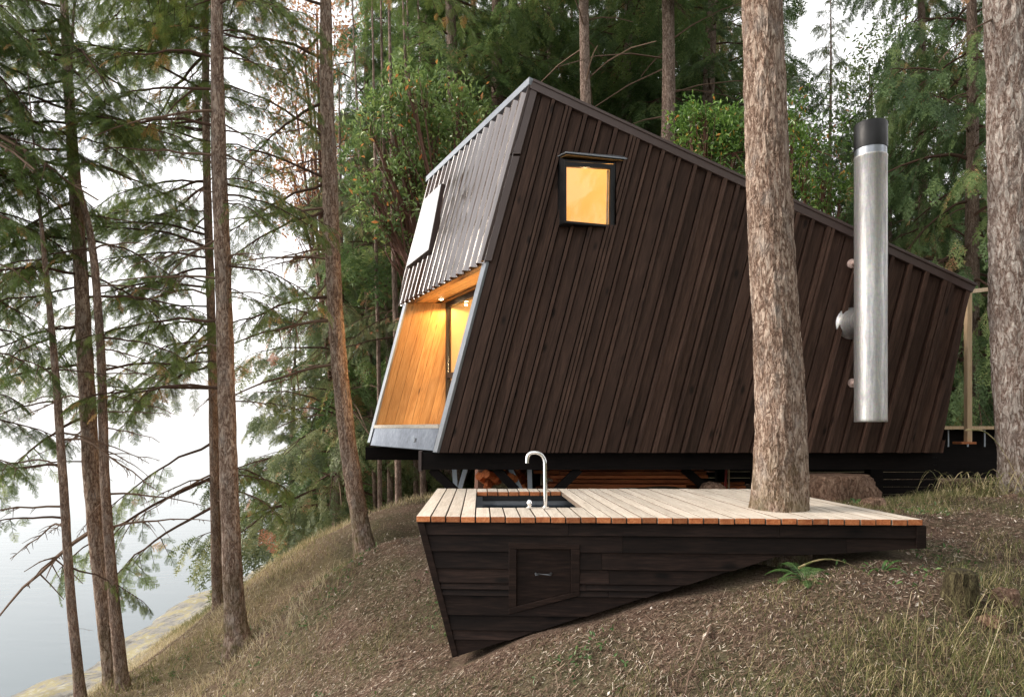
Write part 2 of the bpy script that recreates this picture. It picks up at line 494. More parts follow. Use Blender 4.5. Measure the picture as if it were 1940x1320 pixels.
_xy = [(p[0], p[1], p[2] - CZ) for p in _pts] + [(0.8, 8, -0.80), (0.5, 6.6, -0.86), (2.5, 8, -0.72), (-0.4, 5.6, -1.25), (0.9, 5.3, -0.98), (-0.9, 7.2, -1.22), (2.4, 5.2, -0.72),
        (-9.6, 5, -5.0), (-9.6, 12, -5.0), (-9.6, 20, -5.0), (-9.8, 30, -5.0), (-10.2, 42, -5.0), (-6.4, 12, -3.95), (-7.6, 14, -4.55), (-7.6, 10, -4.55), (-8.2, 20, -4.7), (-6.2, 20, -3.7), (-4.7, 8.5, -3.15), (-5, 12, -3.05), (-8.6, 8, -4.8), (-6.4, 9, -4.0)]
_c = np.array(_xy)
_res = _c[:, 2] - base_ground(_c[:, 0], _c[:, 1])
def _ker(ax, ay, bx, by):
    d2 = (ax[:, None] - bx[None]) ** 2 + (ay[:, None] - by[None]) ** 2
    return np.exp(-d2 / (2 * 1.15 ** 2))
_w = np.linalg.solve(_ker(_c[:, 0], _c[:, 1], _c[:, 0], _c[:, 1]) + 0.02 * np.eye(len(_c)), _res)
def ground_z(x, y):
    x = np.atleast_1d(np.asarray(x, float)); y = np.atleast_1d(np.asarray(y, float))
    z = base_ground(x, y)
    out = np.empty_like(z)
    for i in range(0, len(x), 20000):
        out[i:i+20000] = _ker(x[i:i+20000], y[i:i+20000], _c[:, 0], _c[:, 1]) @ _w
    return CZ + z + out
def gz(x, y): return float(ground_z([x], [y])[0])

def rough_z(x, y):
    """small bumps added to the ground sheet"""
    x = np.asarray(x); y = np.asarray(y)
    r = 0.018*np.sin(x*3.1+1.3*np.sin(y*2.3)) + 0.014*np.sin(y*5.3+2.0*np.sin(x*1.7)) + 0.010*np.sin(x*9.1+y*4.7) + 0.008*np.sin(y*11.3-x*6.1)
    return r

# setting: ground -----------------------------------------------------------
def mk_ground():
    m, nt, bs, out = nodes('forest_floor')
    pos = add(nt, "ShaderNodeNewGeometry").outputs["Position"]
    sep = add(nt, "ShaderNodeSeparateXYZ", {0: pos})
    big = add(nt, "ShaderNodeTexNoise", {"Vector": pos, "Scale": 0.9, "Detail": 6.0, "Roughness": 0.65}).outputs["Fac"]
    med = add(nt, "ShaderNodeTexNoise", {"Vector": pos, "Scale": 7.0, "Detail": 8.0, "Roughness": 0.72}).outputs["Fac"]
    fin = add(nt, "ShaderNodeTexNoise", {"Vector": pos, "Scale": 55.0, "Detail": 6.0, "Roughness": 0.75}).outputs["Fac"]
    st = add(nt, "ShaderNodeMapping", {"Vector": pos, "Scale": (40, 90, 40), "Rotation": (0, 0, 0.5)})
    straw = add(nt, "ShaderNodeTexNoise", {"Vector": st.outputs[0], "Scale": 1.0, "Detail": 4.0, "Distortion": 1.5}).outputs["Fac"]
    mixn = add(nt, "ShaderNodeMath", {0: fin, 1: straw}, operation='ADD').outputs[0]
    mixn = add(nt, "ShaderNodeMath", {0: mixn, 1: 0.5}, operation='MULTIPLY').outputs[0]
    lit = ramp(nt, mixn, [(0.32, (0.036, 0.023, 0.016)), (0.47, (0.125, 0.082, 0.060)), (0.56, (0.19, 0.135, 0.102)), (0.7, (0.32, 0.25, 0.195))])
    soil = ramp(nt, mixn, [(0.35, (0.026, 0.024, 0.013)), (0.52, (0.115, 0.105, 0.060)), (0.68, (0.25, 0.22, 0.14))])
    c = mixc(nt, ramp(nt, big, [(0.42, 0.0), (0.58, 1.0)]), lit, soil)
    mossy = ramp(nt, med, [(0.52, 0.0), (0.66, 0.5)])
    c = mixc(nt, mossy, c, (0.075, 0.075, 0.03))
    # tan grass mat on the slope to the water
    gx = add(nt, "ShaderNodeMapRange", {0: sep.outputs[0], 1: -1.4, 2: -3.2, 3: 0.0, 4: 1.0}).outputs[0]
    gx = add(nt, "ShaderNodeMath", {0: gx, 1: ramp(nt, big, [(0.3, 0.35), (0.6, 1.0)])}, operation='MULTIPLY').outputs[0]
    tan = ramp(nt, mixn, [(0.35, (0.10, 0.085, 0.045)), (0.5, (0.26, 0.21, 0.12)), (0.66, (0.42, 0.35, 0.22))])
    c = mixc(nt, gx, c, tan)
    # bare shore rock near the water
    rz = add(nt, "ShaderNodeMath", {0: sep.outputs[2], 1: add(nt, "ShaderNodeMath", {0: med, 1: -1.1}, operation='MULTIPLY').outputs[0]}, operation='ADD').outputs[0]
    rk = add(nt, "ShaderNodeMapRange", {0: rz, 1: 0.95, 2: 0.45, 3: 0.0, 4: 1.0}).outputs[0]
    rock = ramp(nt, add(nt, "ShaderNodeTexNoise", {"Vector": pos, "Scale": 2.6, "Detail": 9.0, "Roughness": 0.7}).outputs["Fac"],
                [(0.33, (0.09, 0.085, 0.075)), (0.5, (0.30, 0.29, 0.27)), (0.56, (0.33, 0.29, 0.15)), (0.68, (0.46, 0.45, 0.43))])
    c = mixc(nt, rk, c, rock)
    nt.links.new(c, bs.inputs["Base Color"])
    bs.inputs["Roughness"].default_value = 0.95
    bs.inputs["Specular IOR Level"].default_value = 0.1
    hh = add(nt, "ShaderNodeMath", {0: mixn, 1: med}, operation='ADD').outputs[0]
    bump(nt, bs, hh, 0.9, 0.03)
    return m

def axis(segs):
    a = []
    for (s, e, st) in segs: a += list(np.arange(s, e, st))
    return np.array(a + [segs[-1][1]])
gxs = axis([(-16, -8, 0.4), (-8, -5, 0.15), (-5, 5, 0.06), (5, 9, 0.15), (9, 30, 1.0), (30, 200, 10), (200, 3000, 400)])
gys = axis([(-200, -20, 30), (-20, 0, 1.0), (0, 2, 0.2), (2, 7, 0.06), (7, 14, 0.12), (14, 45, 0.8), (45, 200, 10), (200, 4000, 400)])
X, Y = np.meshgrid(gxs, gys)
Z = ground_z(X.ravel(), Y.ravel()).reshape(X.shape) + rough_z(X, Y)
shore = np.exp(-((Z - 0.35) / 0.35) ** 2)
Z += shore * 0.22 * (np.sin(X * 2.1 + 2 * np.sin(Y * 0.9)) * np.sin(Y * 1.4 + X))
ny, nx = X.shape
me = bpy.data.meshes.new("ground")
co = np.stack([X, Y, Z], -1).reshape(-1, 3)
idx = np.arange(nx * ny).reshape(ny, nx)
quads = np.stack([idx[:-1, :-1], idx[:-1, 1:], idx[1:, 1:], idx[1:, :-1]], -1).reshape(-1, 4)
me.vertices.add(len(co)); me.vertices.foreach_set("co", co.astype(np.float32).ravel())
me.loops.add(quads.size); me.loops.foreach_set("vertex_index", quads.astype(np.int32).ravel())
me.polygons.add(len(quads)); me.polygons.foreach_set("loop_start", np.arange(0, quads.size, 4, dtype=np.int32))
me.polygons.foreach_set("use_smooth", np.ones(len(quads), bool))
me.materials.append(mk_ground())
me.update(calc_edges=True)
g_o = bpy.data.objects.new("ground", me); COL.objects.link(g_o)
tag(g_o, "sloping forest floor of needles, soil and dry grass running down to pale shore rock", "ground", kind="structure")

def mk_water():
    m, nt, bs, out = nodes('calm_water')
    bs.inputs["Base Color"].default_value = (0.12, 0.155, 0.175, 1)
    bs.inputs["Roughness"].default_value = 0.12
    bs.inputs["IOR"].default_value = 1.33
    bs.inputs["Specular IOR Level"].default_value = 0.5
    n1 = noise_tex(nt, coords(nt, (0.35, 1.0, 1)), 2.2, 4, 0.55)
    bump(nt, bs, n1, 0.10, 0.08)
    return m
w = MB()
w.face([(-6000, -800, 0), (-4, -800, 0), (-4, 8000, 0), (-6000, 8000, 0)])
tag(w.build("water", mk_water()), "calm pale blue grey water below the slope", "water", kind="structure")

# ------------------------------------------------------------------ cabin
DW = 7.0                                              # near side wall plane y = DW
def SW(px, py, y=DW): return np.array([(px - CX) / FPX * DW, y, CZ + (HY - py) / FPX * DW])
A, B, E, C = SW(1008, 163), SW(826, 857), SW(1835, 545), SW(1779, 857)
wdir = np.array([-655 / FPX, 1.0, 0.0])               # front horizontals
A_f = A + wdir * 2.68
B_f = B + wdir * 2.42
FN = unit(np.cross(B - A, A_f - A))                   # front plane normal
if FN[1] > 0: FN = -FN                                # pointing out, to the viewer / water
def FP(px, py): return on_plane(px, py, A, FN)
cabin = thing('timber_cabin', 'dark timber cabin with leaning walls, ribbed metal front and warm lit windows', 'cabin', (float(B[0]), DW, gz(B[0], DW)))

# side wall: boards of random width, battens standing proud -----------------
k = 0.262
WH = [SW(1060, 303)[[0, 2]], SW(1166, 303)[[0, 2]], SW(1166, 430)[[0, 2]], SW(1060, 430)[[0, 2]]]
outline = [tuple(q[[0, 2]]) for q in (A, E, C, B)]
s0, s1 = B[0] - 0.02, E[0] + 1.2
mb = MB()
s = s0
wide = True
zb = B[2]
while s < s1:
    wd = random.choice([0.10, 0.125, 0.14, 0.088, 0.115]) if wide else random.choice([0.03, 0.036, 0.042])
    relief = random.uniform(0.020, 0.028) if wide else random.uniform(0.062, 0.074)
    if wide and random.random() < 0.14: relief += 0.012
    zt, zl = CZ + 4.2, CZ - 1
    strip = [(s + k*(zl-zb), zl), (s + wd + k*(zl-zb), zl), (s + wd + k*(zt-zb), zt), (s + k*(zt-zb), zt)]
    poly = clip_to(strip, outline)
    tn = random.random()
    for pc in (subtract(poly, [tuple(q) for q in WH]) if len(poly) > 2 else []):
        mb.prism([(x, DW - relief, z) for x, z in pc], (0, relief + 0.01, 0), 0, tn)
    s += wd + (0.012 if wide else 0.009)
    wide = not wide if random.random() < 0.82 else wide
# black sheathing behind the boards, its colour painting the shadow in the gaps
full = [tuple(p) for p in outline]
for pc in subtract(full, [tuple(q) for q in WH]):
    mb.prism([(x, DW + 0.014, z) for x, z in pc], (0, 0.08, 0), 1, 0.1)
mb.build('side_wall', [M['siding'], M['black_timber']], cabin)

# roof slab, rake trim, corner trim -----------------------------------------
up_r = unit(np.cross(E - A, wdir)); up_r = up_r if up_r[2] > 0 else -up_r
E_f = E + wdir * 2.68
mb = MB()
o = up_r * 0.05
Er = E + unit(E - A) * 0.03
mb.prism([A + o*0.1, Er + o*0.1, E_f + o*0.1, A_f + o*0.1], up_r * 0.07, 0, 0.5)
mb.build('roof', M['brown_steel'], cabin)
mb = MB()
dn = unit(np.array([-(E - A)[2], 0, (E - A)[0]])); dn = dn if dn[2] < 0 else -dn
tv = unit(E - A)
for a_, b_ in ((0.0, 0.50), (0.502, 1.004)):
    a, b = A + (E - A) * a_, A + (E - A) * b_
    mb.prism([p + np.array([0, -0.075, 0]) for p in (a - dn*0.03, b - dn*0.03, b + dn*0.062, a + dn*0.062)], (0, 0.07, 0))
    mb.prism([p + np.array([0, -0.088, 0]) for p in (a - dn*0.036, b - dn*0.036, b - dn*0.008, a - dn*0.008)], (0, 0.02, 0))
mb.build('rake_trim', M['brown_steel'], cabin, bevel=0.004)
mb = MB()
ab = unit(B - A)
Bm = SW(918, 497)
e_u = unit(wdir)
for a_, b_ in ((0.0, 0.399), (0.4, 1.0)):
    a, b = A + (Bm - A) * a_ + ab * 0.02, A + (Bm - A) * b_
    xr = np.array([0.075, 0, 0])
    mb.prism([a + (0, -.062, 0), a + xr + (0, -.062, 0), b + xr + (0, -.062, 0), b + (0, -.062, 0)], (0, 0.05, 0))
    mb.prism([a + FN*0.032 + (0, -.058, 0), a + FN*0.032 + e_u*0.03, b + FN*0.032 + e_u*0.03, b + FN*0.032 + (0, -.058, 0)], -FN*0.03)
mb.build('corner_trim', M['brown_steel'], cabin, bevel=0.004)

# ribbed metal front: from ridge down to the opening ------------------------
zA, zO = A[2], SW(918, 497)[2]
def FU(u, z, out=0.0):
    """point of the front face; u metres of depth from the near edge, z height"""
    t = (A[2] - z) / (A[2] - B[2])
    return A + (B - A) * t + wdir * u + FN * out
def umax(z):
    t = (A[2] - z) / (A[2] - B[2])
    return 2.68 + (2.42 - 2.68) * t
mb = MB()
nrib = 16
uu0 = 0.03
zt_, zb_ = zA - 0.01, zO
def edge_u(u): return u
prof = []
pitch = (umax(zA) - 0.04) / nrib
for i in range(nrib):
    for q_ in range(12):
        ph = q_ / 12
        prof.append((uu0 + (i + ph) * pitch, 0.056 * (0.5 - 0.5 * math.cos(2 * math.pi * ph)) ** 1.2))
prof.append((uu0 + nrib * pitch, 0.0))
prof.append((umax(zA), 0.0))
NZ = 1
for (u0_, o0), (u1_, o1) in zip(prof[:-1], prof[1:]):
    # the far edge leans a little: cut at umax(z)
    ub0, ub1 = min(u0_, umax(zb_)), min(u1_, umax(zb_))
    if ub1 - ub0 < 1e-4:
        # triangle sliver beyond the lower corner
        f = lambda u: zA - (zA - zb_) * (umax(zA) - u) / max(1e-6, umax(zA) - umax(zb_))
        mb.face([FU(u0_, zt_, o0), FU(u1_, zt_, o1), FU(u1_, max(zb_, f(u1_)), o1), FU(u0_, max(zb_, f(u0_)), o0)])
    else:
        mb.face([FU(u0_, zt_, o0), FU(u1_, zt_, o1), FU(ub1, zb_, o1), FU(ub0, zb_, o0)])
# backing so that no light passes
mb.prism([FU(0.03, zt_, -0.012), FU(umax(zA), zt_, -0.012), FU(umax(zb_), zb_, -0.012), FU(0.03, zb_, -0.012)], -FN*0.06)
M['ribbed'] = plain('brown_ribbed_steel', (0.095, 0.047, 0.036), 0.15, 0.0, 0.5, 3, 0.08, 0.0)
M['ribbed'].node_tree.nodes["Principled BSDF"].inputs["IOR"].default_value = 2.5
mb.build('ribbed_front', M['ribbed'], cabin)
mb = MB()
mb.prism([FU(-0.05, zA + 0.035, 0.075), FU(umax(zA) + 0.02, zA + 0.035, 0.075), FU(umax(zA) + 0.02, zA - 0.035, 0.06), FU(-0.05, zA - 0.035, 0.06)], -FN*0.05 )
mb.build('ridge_flashing', M['flashing'], cabin, bevel=0.003)

# skylight on the front -----------------------------------------------------
q = [FP(850, 353), FP(816, 384), FP(783, 511), FP(826, 479)]
h_ = 0.10
mb = MB()
mb.prism([p + FN*h_ for p in q], -FN*(h_ + 0.01))
sk = mb.build('skylight_window', M['brown_steel'], cabin)
c_ = sum(q) / 4
mb = MB()
mb.prism([c_ + (p - c_)*0.985 + FN*(h_ + 0.006) for p in q], -FN*0.012)
m_, nt_, bs_, _ = nodes('skylight_sky_white')
bs_.inputs["Base Color"].default_value = (0.90, 0.91, 0.92, 1); bs_.inputs["Roughness"].default_value = 0.3  # near-white base colour stands in for the sky reflected by the glass
mb.build('pane', m_, sk)

# recess (covered balcony in the front) -------------------------------------
z1, z0 = zO, CZ + 0.025
yF = 9.30
TW = 0.085                                             # wall thickness in y
def front_x(y, z):
    t = (A[2] - z) / (A[2] - B[2])
    p = A + (B - A) * t
    return p[0] + wdir[0] * (y - DW)
bx0 = -0.894                                           # back wall corner x at y = yF
bdir = -unit(wdir)                                     # toward the near wall
def back_x(y): return bx0 + wdir[0] * (y - yF)
# far side wall, lined in warm wood with an outer dark skin
mb = MB()
lo = [(front_x(yF, z1) + 0.02, z1), (front_x(yF, z0) + 0.02, z0), (back_x(yF) + 0.02, z0), (back_x(yF) + 0.02, z1)]
s = front_x(yF, z0) - 0.1
while s < 1.2:
    wd = random.choice([0.115, 0.13, 0.10])
    strip = [(s + k*(z - z0), z) for z in (z0 - .2, )] + [(s + wd - .003 + k*(z0 - .2 - z0), z0 - .2), (s + wd - .003 + k*(z1 + .2 - z0), z1 + .2), (s + k*(z1 + .2 - z0), z1 + .2)]
    pc = clip_to(strip, lo)
    if len(pc) > 2: mb.prism([(x, yF - 0.008, z) for x, z in pc], (0, 0.02, 0), 0, random.random())
    s += wd
mb.prism([(x, yF + 0.006, z) for x, z in lo], (0, 0.03, 0), 0, 0.1)
mb.build('balcony_lining', M['lining'], cabin)
# ceiling of the recess
mb = MB()
yn = DW + 0.095
cp = [(front_x(yn, z1) + .01, yn), (front_x(yF + .03, z1) + .01, yF + .03), (back_x(yF + .03), yF + .03), (back_x(yn), yn)]
nb = 7
for i in range(nb):
    f0, f1 = i / nb, (i + 1) / nb - 0.006
    L = lambda a, b, f: (a[0] + (b[0]-a[0])*f, a[1] + (b[1]-a[1])*f)
    p0, p1 = L(cp[0], cp[3], f0), L(cp[0], cp[3], f1)
    p2, p3 = L(cp[1], cp[2], f1), L(cp[1], cp[2], f0)
    mb.prism([(*p, z1 + (0.003 if i != 5 else 0.02)) for p in (p0, p1, p2, p3)], (0, 0, 0.03), 0 , random.random())
mb.build('balcony_ceiling', M['lining'], cabin)
mb = MB()
f0, f1 = 0.80, 0.815
mb.prism([(*L(cp[0], cp[3], .80), z1 + .001), (*L(cp[0], cp[3], .835), z1 + .001), (*L(cp[1], cp[2], .835), z1 + .001), (*L(cp[1], cp[2], .80), z1 + .001)], (0, 0, 0.004))
mb.build('blind_track', M['black_metal'], cabin)
# recess floor and steel edge beam
mb = MB()
fp = [(front_x(yn, z0) - .015, yn), (front_x(yF - .01, z0) - .015, yF - .01), (back_x(yF - .01), yF - .01), (back_x(yn), yn)]
mb.prism([(*p, z0 + .012) for p in fp], (0, 0, -0.042), 0, 0.6)
mb.build('balcony_floor', M['deck_top'], cabin)
zs0 = CZ - 0.235
mb = MB()
def fx(y, z, off=0.0): return np.array([front_x(y, z) - off, y, z])
mb.prism([fx(yn, z0 - .031, -.0), fx(yF - .04, z0 - .031, -.0), fx(yF - .04, zs0, -.0), fx(yn, zs0, -.0)], (0.09, 0.02, 0))
eb = mb.build('edge_beam', M['steel_beam'], cabin)
# two chalked figures on the steel
tc = bpy.data.curves.new('beam_marking', 'FONT'); tc.body = "34"; tc.size = 0.075; tc.extrude = 0.0008
tc.materials.append(M['black_metal'])
tmp_ = bpy.data.objects.new('beam_marking', tc); COL.objects.link(tmp_)
bpy.context.view_layer.update()
to = bpy.data.objects.new('beam_marking', bpy.data.meshes.new_from_object(tmp_.evaluated_get(bpy.context.evaluated_depsgraph_get())))
bpy.data.objects.remove(tmp_); COL.objects.link(to)
tX = -unit(wdir); tY = unit(np.cross(FN, tX)); tY = tY if tY[2] > 0 else -tY
tp_ = FP(784, 838) + FN * 0.004
to.parent = eb
to.matrix_local = Matrix(((tX[0], tY[0], FN[0], tp_[0] - wloc(eb)[0]), (tX[1], tY[1], FN[1], tp_[1] - wloc(eb)[1]), (tX[2], tY[2], FN[2], tp_[2] - wloc(eb)[2]), (0, 0, 0, 1)))
# pale metal edges of the two side walls along the opening
mb = MB()
def strip_front(y0_, y1_, zt, zb2, out=0.012):
    return [FU(y0_ - DW, zt, out), FU(y1_ - DW, zt, out), FU(y1_ - DW, zb2, out), FU(y0_ - DW, zb2, out)]
mb.prism(strip_front(DW - 0.045, DW + 0.06, z1, B[2]), -FN*0.03)
mb.build('wall_edge_flashing', M['flashing'], cabin, bevel=0.003)
mb = MB()
mb.prism(strip_front(yF - 0.012, yF + 0.10, z1, B[2] + 0.05), -FN*0.03)
mb.build('wall_edge_flashing', M['flashing'], cabin, bevel=0.003)
mb = MB()                                              # dark return of the far wall below the floor
mb.prism([(front_x(yF, z0) + .005, yF - .008, z0 - .03), (front_x(yF, zs0) + .005, yF - .008, zs0), (front_x(yF, zs0) + .3, yF - .008, zs0), (front_x(yF, z0) + .3, yF - .008, z0 - .03)], (0, .03, 0))
mb.build('wall_skirt', M['black_timber'], cabin)
# near wall inner lining
mb = MB()
mb.prism([(front_x(yn, z1) + .03, yn - .002, z1), (front_x(yn, z0) + .03, yn - .002, z0), (back_x(yn), yn - .002, z0), (back_x(yn), yn - .002, z1)], (0, -0.004, 0), 0, 0.5)
mb.build('balcony_lining', M['lining'], cabin)

# glazing of the recess ------------------------------------------------------
nb_ = unit(np.array([-bdir[1], bdir[0], 0])); nb_ = nb_ if nb_[0] < 0 else -nb_   # outward
def BW(s, z, out=0.0): return np.array([bx0, yF, 0]) + bdir * s + np.array([0, 0, z]) + nb_ * out
Lb = np.hypot(2.2, 2.2 * wdir[0])
zw0, zwt = CZ + 0.29, CZ + 0.70
mb = MB()
mb.prism([BW(0, z0), BW(Lb, z0), BW(Lb, zw0), BW(0, zw0)], -nb_*0.03, 0, 0.5)
mb.build('balcony_lining', M['lining'], cabin)
fr = thing  # noqa
def barw(mb, s0, s1, za, zb, d0=0.02):
    mb.prism([BW(s0, za, d0), BW(s1, za, d0), BW(s1, zb, d0), BW(s0, zb, d0)], -nb_*(d0 + 0.04))
mb = MB()
barw(mb, 0.035, 0.085, zw0, z1 - .002)
barw(mb, 0.085, Lb - .05, z1 - .075, z1 - .002)
barw(mb, 0.085, Lb - .05, zwt - .035, zwt + .03)
barw(mb, 0.085, Lb - .05, zw0, zw0 + .045)
barw(mb, Lb - .05, Lb, zw0, z1 - .002)
bw = mb.build('balcony_window', M['black_metal'], cabin)
for za, zb in ((zw0 + .045, zwt - .035), (zwt + .03, z1 - .075)):
    mb = MB(); mb.prism([BW(.085, za), BW(Lb - .05, za), BW(Lb - .05, zb), BW(.085, zb)], -nb_*0.006)
    mb.build('pane', M['glass'], bw)

# downlight ------------------------------------------------------------------
dl = on_plane(836, 566, (0, 0, z1), np.array([0, 0, 1.0]))
mb = MB()
mb.tube([dl + (0, 0, 0.002), dl + (0, 0, -0.006)], [0.036, 0.034], 20)
dlo = mb.build('downlight', M['flashing'], cabin)
mb = MB()
mb.tube([dl + (0, 0, -0.004), dl + (0, 0, -0.012)], [0.024, 0.022], 20)
mb.build('bulb', M['lamp'], dlo)
def lamp(name, typ, loc, energy, size, col=(1.0, 0.60, 0.26)):
    l = bpy.data.lights.new(name, typ); l.energy = energy; l.color = col
    if typ == 'SPOT':
        l.spot_size = R(172); l.spot_blend = 0.25; l.shadow_soft_size = size
    else: l.shadow_soft_size = size
    o_ = bpy.data.objects.new(name, l); o_.location = tuple(loc); COL.objects.link(o_)
    o_["kind"] = "helper"
    return o_
lamp('balcony_spot', 'SPOT', dl + (0, 0, -0.05), 13, 0.015, (1.0, 0.52, 0.17))
lamp('balcony_spot', 'SPOT', np.array([back_x(7.9) - .22, 7.9, z1 - .03]), 26, 0.015, (1.0, 0.52, 0.17))  # second spot has no fixture, added to even out the balcony light

# far wall, right end wall, floor, interior ------------------------------------
C_f = C + wdir * 2.42
mb = MB()
nbk = 0.0
def yfar(z): return B_f[1] + (A_f[1] - B_f[1]) * (z - B[2]) / (A[2] - B[2])
mb.prism([A_f, FU(umax(z1), z1), np.array([back_x(yF) , yF + .05, z1]), np.array([back_x(yF), yF + .05, B[2]]), C_f, E_f], (0, 0.06, 0))
mb.prism([FU(umax(z1) , z1, -.03), FU(umax(B[2]), B[2], -.03), np.array([back_x(yF), yF + .12, B[2]]), np.array([back_x(yF), yF + .12, z1])], (0, 0.04, 0))
mb.build('rear_wall', M['siding'], cabin)
mb = MB()
mb.prism([E + (-.004, .005, 0), C + (-.004, .005, 0), C_f + (-.004, 0, 0), E_f + (-.004, 0, 0)], (-0.08, 0, 0))
mb.build('end_wall', M['siding'], cabin)
mb = MB()
zf = B[2]
mb.prism([(B[0] + .06, DW + .06, zf), (C[0] - .06, DW + .06, zf), (C_f[0] - .06, C_f[1] - .06, zf), (B_f[0] + .16, B_f[1] - .16, zf)], (0, 0, 0.16))
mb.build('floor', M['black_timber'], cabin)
# plywood lined room
zfl = zf + 0.17
mb = MB()
rl = -up_r * 0.10
ins = np.array([0, DW + 0.10, 0])
Ai, Ei = A + rl + (0.10, 0.12, -.04), E + rl + (-.12, 0.12, 0)
Aif, Eif = A_f + rl + (0.10, -.14, -.04), E_f + rl + (-.12, -.14, 0)
mb.face([Ai, Ei, Eif, Aif], 0, 0.7)                                             # ceiling
yl_ = 9.2
sh2 = wdir[0] * (yl_ - DW)
ol2 = [(x + sh2, z) for x, z in outline]
for pc in (clip(clip(ol2, 0, 1, z1 + .02), -1, 0, -(back_x(yl_) + .03)), clip(ol2, 0, -1, -(z1 + .02))):
    mb.face([(x, yl_, z) for x, z in pc], 0, 0.3)   # far wall
mb.face([(back_x(7.11) + .05, 7.11, zfl), (C[0] - .14, 7.11, zfl), (C_f[0] - .14, C_f[1] - .12, zfl), (back_x(9.2) + .05, 9.2, zfl)], 0, 0.5)  # floor
mb.face([Ei, (C[0] - .14, 7.11, zfl), (C_f[0] - .14, C_f[1] - .1, zfl), Eif], 0, 0.5)  # right end
mb.face([FU(.12, zA - .1, -.11), FU(2.5, zA - .1, -.11), FU(2.4, z1 + .05, -.11), FU(.12, z1 + .05, -.11)], 0, 0.5)  # behind the ribbed front
mb.face([FU(.12, z1 + .05, -.1), FU(2.4, z1 + .05, -.1), (back_x(9.3) + .05, 9.3, z1 + .05), (back_x(7.1) + .05, 7.1, z1 + .05)], 0, 0.4)
for pc in subtract([(Ai[0], Ai[2] + .05), (Ei[0], Ei[2]), (C[0] - .14, zfl), (back_x(7.12) + .05, zfl), (front_x(7.12, z1) + .1, z1 + .05)], [tuple(q_) for q_ in WH]):
    mb.face([(x, DW + .103, z) for x, z in pc], 0, 0.6)
mb.build('interior_lining', M['ply'], cabin)
lamp('room_lamp', 'POINT', (2.2, 8.4, CZ + 1.2), 5, 0.12, (1.0, 0.66, 0.32))
lamp('room_lamp', 'POINT', (0.1, 8.35, CZ + 0.95), 24, 0.15, (1.0, 0.72, 0.40))
lamp('loft_lamp', 'POINT', (1.75, 7.75, CZ + 1.75), 13, 0.3, (1.0, 0.64, 0.27))
lamp('loft_lamp', 'POINT', (0.15, 7.8, CZ + 1.95), 7, 0.3, (1.0, 0.64, 0.27))

# side window box (bay): near edge left stands out, right edge flush -----------
def W_(px, py, y): return P(px, py, y)
yL, yR = 6.80, 6.955
zt0, zb0 = SW(1064, 300)[2], SW(1064, 430)[2]
lw_t, lw_b = SW(1054, 298, DW + .012), SW(1054, 430, DW + .012)
lf_t, lf_b = P(1070, 306, yL), P(1070, 422, yL)
rt_t, rt_b = P(1166, 311, yR), P(1164, 431, yR)
mb = MB()
nn = unit(np.cross(rt_t - lf_t, lf_b - lf_t)); nn = nn if nn[1] < 0 else -nn
mb.prism([lw_t, lf_t, lf_b, lw_b], (0.018, 0.004, 0))                             # left cheek
mb.prism([lw_b, lf_b, rt_b, SW(1166, 432, DW + .012)], (0, 0, 0.018))               # sill
def q2(a, b): # point on the front quad
    return (lf_t*(1-a) + rt_t*a)*(1-b) + (lf_b*(1-a) + rt_b*a)*b
def fr_bar(a0, b0, a1, b1, m=0):
    mb.prism([q2(a0, b0), q2(a1, b0), q2(a1, b1), q2(a0, b1)], -nn*0.035)
fr_bar(0.012, 0.006, 0.905, 0.075); fr_bar(0.012, 0.965, 0.905, 0.996); fr_bar(0.0, 0.006, 0.010, 0.998); fr_bar(0.906, 0.005, 1.0, 0.997)
mb.prism([rt_t, rt_b, SW(1166, 432, DW + .012), SW(1168, 308, DW + .012)], (-0.02, 0, 0))
mb.prism([lw_t, lf_t, rt_t, SW(1168, 308, DW + .012)], (0, 0, 0.016))
sw = mb.build('side_window', M['black_metal'], cabin)
mb = MB()
mb.prism([q2(.008, .07), q2(.91, .07), q2(.91, .97), q2(.008, .97)], -nn*0.006)
pn = mb.build('pane', M['glass'], sw)
pn.location = tuple(np.array(pn.location) - nn*0.012)
# small wood stop inside the right of the pane
mb = MB()
mb.prism([q2(.875, .075) - nn*.04, q2(.903, .075) - nn*.04, q2(.903, .965) - nn*.04, q2(.875, .965) - nn*.04], -nn*0.02)
mb.build('sash', M['post_wood'], sw)
# canopy plate
mb = MB()
cw, cf, cr = SW(1052, 301, DW - .02), P(1072, 290, yL - .05), P(1189, 302, 6.93)
mb.prism([cw, cf, cr, SW(1186, 300, DW - .02)], (0, 0, 0.014))
mb.build('window_canopy', M['flashing'], sw, bevel=0.002)
mb = MB()
mb.prism([p_ + np.array([0, 0, -.002]) for p_ in (cw + (.03, 0, 0), cf + (.012, .03, 0), cr + (-.03, .02, 0))], (0, 0, -0.006), 0, .6)
mb.build('canopy_lining', M['lining'], sw)
lamp('window_lamp', 'POINT', q2(.5, .2) + np.array([0, .38, .05]), 3.0, 0.04, (1.0, 0.62, 0.28))

